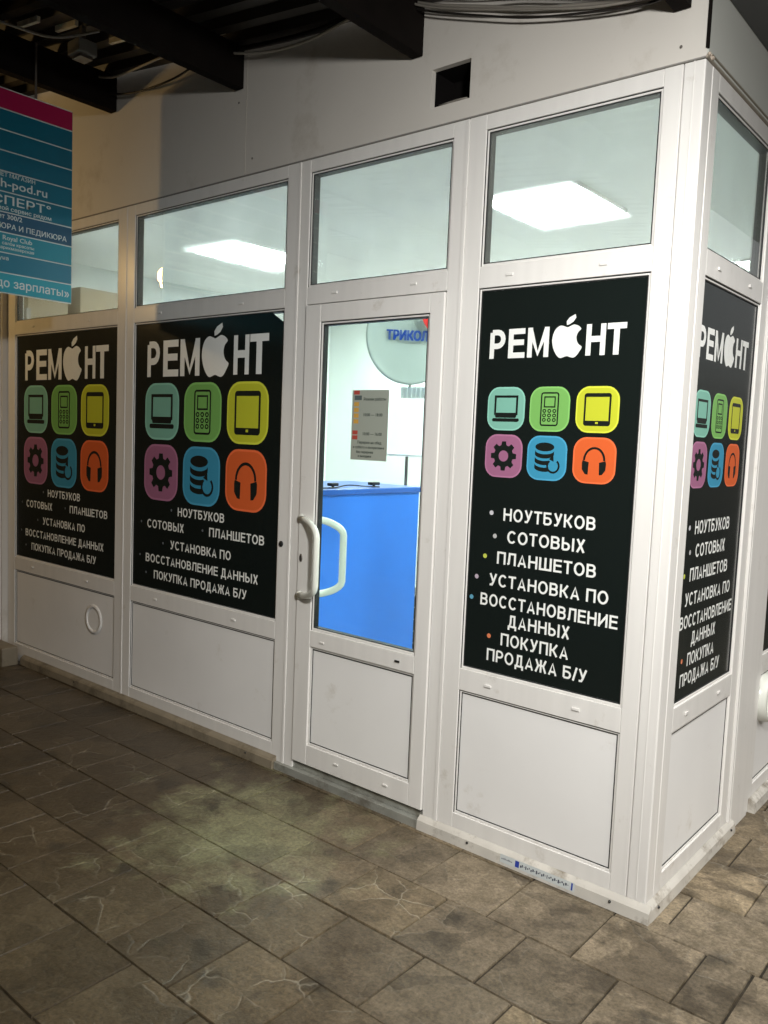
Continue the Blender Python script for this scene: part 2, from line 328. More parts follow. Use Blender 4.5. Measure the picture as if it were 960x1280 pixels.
def bay(pl, o0, o1, s0, s1, zb=.0, fill='poster', capdx=.22):
    """one window bay: outer ring o0..o1, opening s0..s1"""
    bm = bmesh.new(); D = -.055
    pl.box(bm, o0, s0, D, 0, zb, TOP); pl.box(bm, s1, o1, D, 0, zb, TOP)
    for a, b in ((T1, TOP), (P1, T0), (Q1, P0), (zb, Q0)):
        pl.box(bm, s0 + .0002, s1 - .0002, D, -.0004, a, b)
    # glazing beads, a step back from the frame face
    for a, b in ((T0, T1), (P0, P1), (Q0, Q1)):
        for q in ((s0, s0 + .009, a, b), (s1 - .009, s1, a, b), (s0 + .009, s1 - .009, a, a + .009), (s0 + .009, s1 - .009, b - .009, b)):
            pl.box(bm, q[0], q[1], -.05, -.0065, q[2], q[3])
    w = fin('window', bm, PVC, shop, bev=.0022)
    for a, b in ((T0, T1), (P0, P1), (Q0, Q1)):
        bm = bmesh.new()
        e = .0125
        for q in ((s0 + .0092, s0 + e, a + .0092, b - .0092), (s1 - e, s1 - .0092, a + .0092, b - .0092), (s0 + e, s1 - e, a + .0092, a + e), (s0 + e, s1 - e, b - e, b - .0092)):
            pl.box(bm, q[0], q[1], -.045, -.0085, q[2], q[3])
        # black gasket line between frame and bead
        for q in ((s0 - .0005, s0 + .0035, a, b), (s0, s1, b - .0035, b + .0005)):
            pl.box(bm, q[0], q[1], -.009, -.0055, q[2], q[3])
        fin('gasket', bm, GASK, w)
    bm = bmesh.new(); pl.box(bm, s0 + .005, s1 - .005, -.018, -.012, T0 + .005, T1 - .005); fin('pane', bm, G_TOP, w)
    bm = bmesh.new(); pl.box(bm, s0 + .005, s1 - .005, -.018, -.012, P0 + .005, P1 - .005); fin('pane', bm, G_TOP, w)
    bm = bmesh.new(); pl.box(bm, s0 + .0125, s1 - .0125, -.024, -.0105, Q0 + .0125, Q1 - .0125); fin('infill_panel', bm, PVC2, w)
    mid = [s0 + (s1 - s0) * .2, s0 + (s1 - s0) * .75]
    caps(pl, w, [(q, .5 * (P1 + T0)) for q in mid] + [(q, .5 * (P0 + Q1)) for q in mid])
    return w

A0, A1, B0, B1, CC0, CC1 = -4.169, -3.0447, -2.8917, -1.7575, -.7552, -.1234
S0, S1 = .1261, .7256
wA = bay(PF, -4.262, -2.969, A0, A1)
wB = bay(PF, -2.967, -1.690, B0, B1)
wC = bay(PF, -.826, -.066, CC0, CC1)
wS = bay(PS, .064, .792, S0, S1)
wS2 = bay(PS, 1.052, 2.26, 1.126, 2.18)
wS3 = bay(PS, 2.262, 3.47, 2.336, 3.39)
# corner post: an L of two faces
bm = bmesh.new(); add_box(bm, -.0645, 0.0, 0.0, .0625, .0, TOP)
fin('corner_post', bm, PVC, shop, bev=.004)
# joint cover strips
bm = bmesh.new()
PF.box(bm, -.035, -.031, .0, .0012, .06, TOP); PF.box(bm, -2.975, -2.961, -.0002, .003, .05, TOP - .002)
PF.box(bm, -1.6895, -1.676, -.003, .0035, .0, TOP - .002); PF.box(bm, -.8405, -.8265, -.003, .0035, .05, TOP - .002)
fin('joint_strip', bm, PVC, shop, bev=.001)
# flat cladding between the side bays
bm = bmesh.new(); PS.box(bm, .833, 1.0505, -.06, .006, .0, TOP - .002); PS.box(bm, .7935, .8325, -.06, -.004, .0, TOP - .002); PS.box(bm, .805, .82, -.004, .008, .05, TOP - .003)
fin('cladding_post', bm, PVC, shop, bev=.002)
# upper wall with the duct opening cut through
xs = [-4.262, -2.05, -1.012, -.839, -.0015]; zs = [TOP + .004, 2.7225, 2.859, 3.75]
bm = bmesh.new(); V = {}
for yk in (.006, .03):
    for i, x in enumerate(xs):
        for j, z in enumerate(zs): V[i, j, yk] = bm.verts.new((x, yk, z))
for i in range(4):
    for j in range(3):
        if (i, j) == (2, 1): continue
        for yk in (.006, .03): bm.faces.new((V[i, j, yk], V[i + 1, j, yk], V[i + 1, j + 1, yk], V[i, j + 1, yk]))
for (a, b) in (((2, 1), (3, 1)), ((3, 1), (3, 2)), ((3, 2), (2, 2)), ((2, 2), (2, 1))):
    bm.faces.new((V[a[0], a[1], .006], V[b[0], b[1], .006], V[b[0], b[1], .03], V[a[0], a[1], .03]))
uw = fin('upper_wall', bm, WALL, shop)
bm = bmesh.new()
for x in (-2.05,): add_box(bm, x, x + .0022, .0045, .0075, TOP + .005, 3.74)
fin('board_joint', bm, mat('joint_seam', (.5, .47, .42), .8), uw)  # thin seam where two wall boards meet
for x, z in ((-.08, 2.70), (-2.0, 2.72), (-2.1, 2.98)):
    bm = bmesh.new(); bmesh.ops.create_uvsphere(bm, u_segments=8, v_segments=5, radius=.005, matrix=Matrix.Translation((x, .005, z)) @ Matrix.Diagonal((1, .5, 1, 1))); fin('screw', bm, METAL, uw)
bm = bmesh.new(); PF.box(bm, -4.262, -.001, -.02, .004, TOP + .0005, TOP + .0048)
fin('wall_trim', bm, mat('sealant_grey', (.25, .24, .22), .6), shop)
bm = bmesh.new()   # duct box behind the opening
add_box(bm, -1.03, -1.0125, .031, .16, 2.70, 2.88); add_box(bm, -.8385, -.82, .031, .16, 2.70, 2.88)
add_box(bm, -1.0125, -.8385, .031, .16, 2.70, 2.722); add_box(bm, -1.0125, -.8385, .031, .16, 2.8595, 2.88)
add_box(bm, -1.0125, -.8385, .145, .16, 2.722, 2.8595)
duct = fin('vent_duct', bm, DUCT, shop)
bm = bmesh.new(); add_tube(bm, [(-.99, .03, 2.735), (-.94, .018, 2.731), (-.90, .03, 2.738), (-.86, .02, 2.731)], .004); fin('cable_end', bm, CAB, duct, smooth=True)
# side upper wall, trims, roof slab and soffit
bm = bmesh.new(); PS.box(bm, .012, 3.9, -.05, .002, TOP + .006, 3.75); fin('side_upper_wall', bm, WALL2, shop)
bm = bmesh.new(); add_box(bm, -.004, .0035, .0005, .0115, TOP + .03, 3.74); fin('corner_seam', bm, BEAM, shop)
bm = bmesh.new(); PS.box(bm, .0, 3.9, -.01, .006, TOP + .0005, TOP + .0055); PS.box(bm, .03, 3.9, -.001, .007, TOP + .017, TOP + .021)
fin('side_trim', bm, mat('sealant_brown', (.28, .25, .2), .6), shop)
bm = bmesh.new()
for k in range(9):
    a = k * .7
    bmesh.ops.create_icosphere(bm, subdivisions=1, radius=random.uniform(.005, .009), matrix=Matrix.Translation((.004 + random.uniform(-.006, .006), .004 + k * .006, TOP + .005 + random.uniform(-.003, .012))))
fin('foam_lump', bm, mat('foam', (.5, .42, .34), .8), shop)
bm = bmesh.new(); add_box(bm, .003, .75, -.30, 3.9, 2.868, 2.93); fin('soffit', bm, SOF, shop, bev=.004)
bm = bmesh.new(); add_box(bm, -5.6, .05, .0, 4.35, 3.751, 3.80); fin('roof', bm, SOF, shop)
# plinth flashings
def plinth(pl, a, b, m, h=.052, out=.03, cut=None):
    bm = bmesh.new()
    pts = [(0.0005, 0), (out, 0), (out - .004, h - .012), (out - .011, h - .004), (.0005, h + .006)]
    ring = []
    for s in (a, b): ring.append([bm.verts.new(pl.p(s, n, z)) for n, z in pts])
    for i in range(5): bm.faces.new((ring[0][i], ring[0][(i + 1) % 5], ring[1][(i + 1) % 5], ring[1][i]))
    bm.faces.new(ring[0]); bm.faces.new(ring[1])
    return fin('plinth', bm, m, shop)
p1 = plinth(PF, -.905, .0215, PLN, .048, .023)
p2 = plinth(PS, .0005, .855, PLN, .048, .023)
p3 = plinth(PF, -4.04, -1.722, PLD, .05, .032)
p4 = plinth(PS, 1.085, 3.5, PLN)
for pl, ss, pr_ in ((PF, (-.67, -.11), p1), (PS, (.06, .80), p2), (PF, (-1.9, -3.4), p3)):
    for s in ss:
        bm = bmesh.new(); c = pl.p(s, .0285 if s < -1 else .0215, .028)
        bmesh.ops.create_uvsphere(bm, u_segments=8, v_segments=5, radius=.005, matrix=Matrix.Translation(c)); fin('screw', bm, LOCK, pr_)
# round vents
def vent(pl, s, z, r, out, par):
    bm = bmesh.new(); prof = [(r * .74, .0), (r * .76, out * .8), (r * .84, out), (r * .96, out * .8), (r, 0)]
    n = 28; rg = []
    for k in range(n):
        a = k * 2 * math.pi / n
        rg.append([bm.verts.new(pl.p(s + q * math.cos(a), h - .0105, z + q * math.sin(a))) for q, h in prof])
    for k in range(n):
        for i in range(4): bm.faces.new((rg[k][i], rg[(k + 1) % n][i], rg[(k + 1) % n][i + 1], rg[k][i + 1]))
    o = fin('vent_ring', bm, HAND if pl is PS else PVC, par, smooth=True)
    return o
vent(PF, -3.262, .415, .086, .007, wA)
vent(PS, 1.225, .465, .105, .042, wS2)

# ------------------------------------------------------------------ door
L0, L1, G0, G1 = -1.618, -.898, -1.5265, -.957
bm = bmesh.new()   # the fixed frame round the door and its transom light
PF.box(bm, -1.675, -1.621, -.055, .0, .0, TOP); PF.box(bm, -.895, -.8415, -.055, .0, .0, TOP)
PF.box(bm, -1.6208, -.8952, -.055, -.0004, T1, TOP); PF.box(bm, -1.6208, -.8952, -.055, -.0004, 2.052, T0)
for q in ((-1.6208, -1.612, T0, T1), (-.904, -.8952, T0, T1), (-1.612, -.904, T0, T0 + .009), (-1.612, -.904, T1 - .009, T1)):
    PF.box(bm, q[0], q[1], -.05, -.0065, q[2], q[3])
dfr = fin('door_frame', bm, PVC, shop, bev=.0022)
bm = bmesh.new(); PF.box(bm, -1.615, -.900, -.018, -.012, T0 + .005, T1 - .005); fin('pane', bm, G_TOP, dfr)
bm = bmesh.new()
for q in ((-1.6118, -1.608, T0 + .0092, T1 - .0092), (-.908, -.9042, T0 + .0092, T1 - .0092), (-1.608, -.908, T0 + .0092, T0 + .0125), (-1.608, -.908, T1 - .0125, T1 - .0092)):
    PF.box(bm, q[0], q[1], -.045, -.0085, q[2], q[3])
PF.box(bm, -1.621, -.895, -.009, -.0055, T1 - .0035, T1 + .0005); PF.box(bm, -1.6213, -1.6175, -.009, -.0055, T0, T1)
PF.box(bm, -1.6205, -.8955, -.05, -.03, .06, 2.0515)      # dark rebate behind the leaf
# (cut back so that it only rims the leaf)
fin('gasket', bm, GASK, dfr) if False else bm.free()
bm = bmesh.new()
for q in ((-1.6118, -1.608, T0 + .0092, T1 - .0092), (-.908, -.9042, T0 + .0092, T1 - .0092), (-1.608, -.908, T0 + .0092, T0 + .0125), (-1.608, -.908, T1 - .0125, T1 - .0092)):
    PF.box(bm, q[0], q[1], -.045, -.0085, q[2], q[3])
PF.box(bm, -1.621, -.895, -.009, -.0055, T1 - .0035, T1 + .0005); PF.box(bm, -1.6213, -1.6175, -.009, -.0055, T0, T1)
for q in ((-1.6208, -1.610, .066, 2.0515), (-.906, -.8952, .066, 2.0515), (-1.61, -.906, 2.038, 2.0515), (-1.61, -.906, .061, .078)):
    PF.box(bm, q[0], q[1], -.05, -.036, q[2], q[3])
fin('gasket', bm, GASK, dfr)
caps(PF, dfr, [(-1.46, 2.09), (-1.05, 2.09)])
door = None
bm = bmesh.new(); n0, n1 = -.035, .008
PF.box(bm, L0, -1.5295, n0, n1, .0715, 2.047); PF.box(bm, -.962, L1, n0, n1, .0715, 2.047)
for a, b in ((1.975, 2.047), (.598, .670), (.0715, .161)):
    PF.box(bm, -1.5293, -.9622, n0, n1 - .0004, a, b)
for a, b in ((.670, 1.975), (.161, .598)):
    for q in ((-1.5295, -1.519, a, b), (-.9725, -.962, a, b), (-1.519, -.9725, a, a + .0105), (-1.519, -.9725, b - .0105, b)):
        PF.box(bm, q[0], q[1], -.03, .0, q[2], q[3])
door = fin('door', bm, PVC, shop, bev=.0025)
bm = bmesh.new()
for a, b in ((.6805, 1.9645), (.1715, .5875)):
    for q in ((-1.5188, -1.5145, a, b), (-.977, -.9727, a, b), (-1.5145, -.977, a, a + .004), (-1.5145, -.977, b - .0045, b)):
        PF.box(bm, q[0], q[1], -.028, -.002, q[2], q[3])
PF.box(bm, -1.5295, -.962, -.003, .0015, 1.9715, 1.9755); PF.box(bm, -1.5299, -1.5262, -.003, .0015, .67, 1.975)
fin('gasket', bm, GASK, door)
bm = bmesh.new(); PF.box(bm, -1.517, -.975, -.012, -.006, .676, 1.969); fin('pane', bm, G_DOOR, door)
bm = bmesh.new(); PF.box(bm, -1.5145, -.977, -.02, -.0035, .1755, .5835); fin('infill_panel', bm, PVC2, door)
caps(PF, door, []); 
for s, z in ((-1.455, .628), (-1.045, .633), (-1.08, .118), (-1.35, .125)):
    bm = bmesh.new(); PF.box(bm, s - .012, s + .012, .008, .0125, z - .004, z + .004); fin('drain_cap', bm, PVC if z != .633 else LOCK, door, bev=.0015)
def handle(sgn):
    bm = bmesh.new(); z0, z1 = .812, 1.147; yb = -.008 if sgn < 0 else .035
    bx, gx = (-1.60, -1.448) if sgn < 0 else (-1.585, -1.462)
    d = .062 * sgn if sgn < 0 else .075
    pts = [(bx, yb, z1)]
    for k in range(1, 8):
        a = k / 7 * math.pi / 2
        pts.append((bx + (gx - bx) * math.sin(a) ** .9, yb + d * math.sin(a), z1 - .055 * (1 - math.cos(a)) - .012 * math.sin(a)))
    pts2 = [(x, y, z0 + z1 - z) for x, y, z in reversed(pts)]
    add_tube(bm, pts + pts2, .0135 if sgn < 0 else .0155, 12)
    for z in (z0, z1):
        bmesh.ops.create_cone(bm, cap_ends=True, segments=16, radius1=.02, radius2=.017, depth=.01, matrix=Matrix.Translation((bx, yb + .004 * sgn, z)) @ Matrix.Rotation(R(90), 4, 'X'))
    o = fin('handle', bm, HAND, door, smooth=True)
    if sgn < 0: o['label'] = 'outside bow handle of the door'
    else: o['label'] = 'inside bow handle seen through the glass'
handle(-1); handle(1)
bm = bmesh.new()
bmesh.ops.create_uvsphere(bm, u_segments=14, v_segments=8, radius=.012, matrix=Matrix.Translation((-1.598, -.009, .975)) @ Matrix.Diagonal((.8, .35, 1.5, 1)))
fin('lock', bm, METAL, door, smooth=True)
bm = bmesh.new(); PF.box(bm, -1.6005, -1.5955, .012, .0135, .962, .985); fin('keyhole', bm, GASK, door)
bm = bmesh.new()
bmesh.ops.create_uvsphere(bm, u_segments=14, v_segments=8, radius=.0135, matrix=Matrix.Translation((-1.732, -.002, 1.02)) @ Matrix.Diagonal((1, .5, 1, 1)))
fin('bolt_head', bm, LOCK, wB, smooth=True)
bm = bmesh.new(); PF.box(bm, -1.72, -.906, -.05, .018, -.004, .034); PF.box(bm, -1.71, -.906, -.05, -.008, .0345, .060)
fin('threshold', bm, THR, shop, bev=.002)
# interior shell of the room
def st(name, m, *b): return struct(box(name, m, *b))
st('room_floor', ROOMF, -5.5, -.06, .056, 4.2, -.006, .012)
st('room_wall', ROOMW, -5.5, -.06, 4.2, 4.3, -.006, 2.95)
st('room_wall', ROOMW, -5.6, -5.5, .056, 4.3, -.006, 2.95)
st('room_ceiling', ROOMC, -5.5, -.06, .19, 4.2, 2.83, 2.87)
st('room_ceiling', ROOMC, -5.5, -.06, .056, .19, 2.90, 2.93)
st('room_wall', ROOMW, -5.6, -4.262, .0565, .09, -.006, 3.7)

# ------------------------------------------------------------------ stroke lettering (heavy grotesque capitals)
def arc(cx, cy, rx, ry, a0, a1, n=8):
    return [(cx + rx * math.cos(R(a0 + (a1 - a0) * k / n)), cy + ry * math.sin(R(a0 + (a1 - a0) * k / n))) for k in range(n + 1)]
def glyphs(t):
    h = t / 2
    def bowl(x0, x1, yb, yt):    # D-shaped stroke between two heights
        r = (yt - yb) / 2; rx = min(r * 1.0, (x1 - x0) * .6)
        return [(x0, yt)] + arc(x1 - rx, yb + r, rx, r, 90, -90, 8) + [(x0, yb)]
    G = {}
    G['Н'] = (.72, [[(h, 0), (h, 1)], [(.72 - h, 0), (.72 - h, 1)], [(h, .52), (.72 - h, .52)]])
    G['П'] = (.72, [[(h, 0), (h, 1 - h), (.72 - h, 1 - h), (.72 - h, 0)]])
    G['И'] = (.73, [[(h, 0), (h, 1)], [(.73 - h, 0), (.73 - h, 1)], [(h, .12), (.73 - h, .88)]])
    G['Ш'] = (.98, [[(h, 1), (h, h), (.98 - h, h), (.98 - h, 1)], [(.49, 0), (.49, 1)]])
    G['О'] = (.79, [arc(.395, .5, .395 - h, .5 - h + .01, 0, 360, 22)])
    G['С'] = (.74, [arc(.39, .5, .385 - h, .5 - h + .01, 42, 318, 18)])
    G['Т'] = (.64, [[(0, 1 - h), (.64, 1 - h)], [(.32, 0), (.32, 1 - h)]])
    G['Е'] = (.63, [[(.63, 1 - h), (h, 1 - h), (h, h), (.64, h)], [(h, .53), (.6, .53)]])
    G['Р'] = (.66, [[(h, 0), (h, 1 - h)], bowl(h, .66 - h, .43, 1 - h)])
    G['Б'] = (.69, [[(.62, 1 - h), (h, 1 - h), (h, h)], bowl(h, .68 - h, h, .56)])
    G['В'] = (.70, [[(h, 0), (h, 1)], bowl(h, .65 - h, .53, 1 - h), bowl(h, .69 - h, h, .53)])
    G['Ы'] = (.93, [[(h, 1), (h, h)], bowl(h, .63 - h, h, .56), [(.93 - h, 0), (.93 - h, 1)]])
    G['К'] = (.68, [[(h, 0), (h, 1)], [(h, .5), (.30, .52), (.60, .97)], [(.28, .52), (.61, .03)]])
    G['Х'] = (.68, [[(.10, .0), (.58, 1)], [(.10, 1), (.58, 0)]])
    G['У'] = (.68, [[(.09, 1), (.36, .36)], [(.60, 1), (.36, .28), (.26, .09), (.06, h)]])
    G['А'] = (.74, [[(.09, 0), (.37, .92), (.65, 0)], [(.2, .27), (.54, .27)]])
    G['Л'] = (.71, [[(.02, h), (.14, .14), (.19, 1 - h), (.71 - h, 1 - h), (.71 - h, 0)]])
    G['Д'] = (.76, [[(.16, h), (.24, .4), (.25, 1 - h), (.64 - h, 1 - h), (.64 - h, h)], [(.0 + h, -.2), (h, h), (.76 - h, h), (.76 - h, -.2)]])
    G['Ж'] = (.98, [[(.49, 0), (.49, 1)], [(.08, 1), (.26, .55), (.72, .55), (.90, 1)], [(.07, 0), (.27, .5)], [(.91, 0), (.71, .5)]])
    G['М'] = (.84, [[(h, 0), (h, 1)], [(.84 - h, 0), (.84 - h, 1)], [(h, .95), (.42, .12), (.84 - h, .95)]])
    G['/'] = (.30, [[(.02, -.02), (.28, 1.02)]])
    G[' '] = (.22, [])
    return G
def thick(pts, t):
    n = len(pts); closed = math.dist(pts[0], pts[-1]) < 1e-6
    if closed: pts = pts[:-1]; n -= 1
    L, Rr = [], []
    for i in range(n):
        a = pts[i - 1] if (i or closed) else None; b = pts[i]; c = pts[(i + 1) % n] if (i < n - 1 or closed) else None
        def nrm(p, q):
            d = math.dist(p, q); return (-(q[1] - p[1]) / d, (q[0] - p[0]) / d)
        n1 = nrm(a, b) if a else nrm(b, c); n2 = nrm(b, c) if c else n1
        mx, my = n1[0] + n2[0], n1[1] + n2[1]; ml = mx * mx + my * my
        k = min(2.0 / ml if ml > 1e-6 else 1, 3.0) * (1)
        k = min(k, 1.3)
        mx, my = mx * k, my * k
        L.append((b[0] + mx * t / 2, b[1] + my * t / 2)); Rr.append((b[0] - mx * t / 2, b[1] - my * t / 2))
    m = n if closed else n - 1
    return [(L[i], L[(i + 1) % n], Rr[(i + 1) % n], Rr[i]) for i in range(m)]
class Sheet:
    """flat print on a plane; every stroke lies a hair above the one before"""
    def __init__(self, pl, s0, z0, n): self.pl, self.s0, self.z0, self.n = pl, s0, z0, n; self.bm = bmesh.new(); self.k = 0
    def poly(self, pts, lay=0):
        self.k += 1
        n = self.n + lay * .00012 + (self.k % 5) * .00001
        try: self.bm.faces.new([self.bm.verts.new(self.pl.p(self.s0 + x, n, self.z0 + y)) for x, y in pts])
        except ValueError: pass
    def stroke(self, pts, t, lay=0):
        for q in thick(pts, t): self.poly(q, lay)
    def text(self, s, x0, x1, yb, h, t=.18, gap=.13):
        G = glyphs(t); tot = sum(G[c][0] for c in s) + gap * (len(s) - 1); k = (x1 - x0) / tot; x = 0
        for c in s:
            w, st_ = G[c]
            for i, pl in enumerate(st_):
                # widths scale with the word, stroke weight with the height
                for q in thick(pl, t): self.poly([((x + px) * k + x0, yb + py * h) for px, py in q], i)
            x += w + gap
    def done(self, name, m, parent, label=None):
        o = fin(name, self.bm, m, parent)
        if label: o['label'] = label
        return o

def word_spans(s, x0, x1, t, gap=.13):
    G = glyphs(t); tot = sum(G[c][0] for c in s) + gap * (len(s) - 1); k = (x1 - x0) / tot; x = 0; out = []; cur = ''; a = 0
    for c in s + ' ':
        if c == ' ':
            if cur: out.append((cur, x0 + a * k, x0 + (x - gap) * k))
            cur = ''; x += .22 + gap; a = x
        else: cur += c; x += G[c][0] + gap
    return out
def flat(col): return mat('print', col, .22, spec=.5)
IC = {'laptop': (.22, .50, .40), 'phone': (.20, .47, .12), 'tablet': (.56, .60, .04), 'gear': (.36, .14, .25), 'database': (.05, .30, .48), 'headphones': (.72, .13, .035)}
ICM = {k: flat(v) for k, v in IC.items()}
ICR = {k: flat(tuple(min(1, c * 1.25 + .02) for c in v)) for k, v in IC.items()}
INK = flat((.012, .016, .014))
def rrect(x0, x1, y0, y1, r, n=6):
    return arc(x1 - r, y1 - r, r, r, 0, 90, n) + arc(x0 + r, y1 - r, r, r, 90, 180, n) + arc(x0 + r, y0 + r, r, r, 180, 270, n) + arc(x1 - r, y0 + r, r, r, 270, 360, n)
def pictogram(sh, k, cx, cy, S):
    def X(p): return [(cx + a * S, cy + b * S) for a, b in p]
    st = lambda p, t, l=0: sh.stroke(X(p), t * S, l)
    po = lambda p, l=0: sh.poly(X(p), l)
    if k == 'laptop':
        st([(-.29, .28), (.29, .28), (.29, -.12), (-.29, -.12), (-.29, .28)], .055)
        po([(-.30, -.13), (.30, -.13), (.27, -.21), (-.27, -.21)], 1); po(rrect(-.36, .36, -.30, -.22, .035), 2)
    elif k == 'phone':
        st(rrect(-.21, .21, -.36, .36, .05) + [(.21, .31)], .035); st([(-.13, .27), (.13, .27), (.13, .05), (-.13, .05), (-.13, .27)], .03)
        for i in range(3):
            for j in range(3):
                st(arc(-.125 + .125 * i, -.04 - .10 * j, .038, .033, 0, 360, 8), .024)
    elif k == 'tablet':
        st(rrect(-.29, .29, -.33, .33, .04) + [(.29, .29)], .045)
        po([(-.29, .34), (.29, .34), (.29, .27), (-.29, .27)], 1)
        for a, b in ((-.29, -.03), (.03, .29)): po([(a, -.24), (b, -.24), (b, -.34), (a, -.34)], 1)
        po([(-.03, -.24), (.03, -.24), (.03, -.265), (-.03, -.265)], 1); po([(-.03, -.315), (.03, -.315), (.03, -.34), (-.03, -.34)], 1)
    elif k == 'gear':
        st(arc(0, 0, .195, .195, 0, 360, 24), .13)
        for q in range(8):
            a = R(q * 45 + 0); c, s = math.cos(a), math.sin(a)
            po([(c * u - s * v, s * u + c * v) for u, v in ((.22, -.075), (.34, -.055), (.34, .055), (.22, .075))], 1)
    elif k == 'database':
        po([(x - .06, y) for x, y in arc(0, .25, .24, .10, 0, 360, 20)[:-1]])
        for yb in (.08, -.07, -.22):
            lo = arc(-.06, yb, .24, .09, 180, 360 if yb > 0 else 300, 10); hi = [(x, y + .095) for x, y in reversed(lo)]
            po(lo + hi)
        st(arc(.17, -.17, .145, .145, 130, 410, 16), .045, 1); po([(.06, -.02), (.17, .06), (.18, -.07)], 1)
    else:
        st(arc(0, .0, .235, .27, 0, 180, 14), .05)
        for s in (-1, 1):
            po([(s * .265, .0), (s * .28, -.05), (s * .275, -.2), (s * .2, -.3), (s * .13, -.31), (s * .12, -.04)] if s > 0 else [(s * .12, -.04), (s * .13, -.31), (s * .2, -.3), (s * .275, -.2), (s * .28, -.05), (s * .265, .0)], 1)
def apple(sh, x0, x1, y0, y1, ytop):
    w, h = x1 - x0, y1 - y0; cx = (x0 + x1) / 2
    # outline of a bitten apple, unit box
    P = [(.50, .93), (.60, .965), (.72, 1.0), (.86, .955), (.95, .86), (.86, .77), (.81, .64), (.83, .50), (.90, .39), (1.0, .315), (.93, .18), (.83, .05), (.74, .0), (.64, .015), (.52, .05),
         (.40, .02), (.30, .0), (.20, .06), (.10, .2), (.03, .37), (.0, .56), (.03, .75), (.12, .91), (.26, .99), (.39, .965)]
    pts = []
    n = len(P)
    for i in range(n):
        p0, p1, p2, p3 = P[i - 1], P[i], P[(i + 1) % n], P[(i + 2) % n]
        for t in (0, .33, .66):
            pts.append(tuple(.5 * (2 * p1[a] + (p2[a] - p0[a]) * t + (2 * p0[a] - 5 * p1[a] + 4 * p2[a] - p3[a]) * t * t + (3 * p1[a] - p0[a] - 3 * p2[a] + p3[a]) * t ** 3) for a in (0, 1)))
    o = [(x0 + a * w, y0 + b * h) for a, b in pts]
    # fan from the centre in strips keeps the concave bite clean
    c = (x0 + .45 * w, y0 + .5 * h)
    for i in range(len(o)): sh.poly([c, o[i], o[(i + 1) % len(o)]])
    L = ytop - y1
    leaf = [(.47, -.02), (.455, .35), (.55, .72), (.74, 1.0), (.765, .66), (.68, .28), (.56, .06)]
    sh.poly([(x0 + a * w, y1 + b * L) for a, b in leaf], 1)

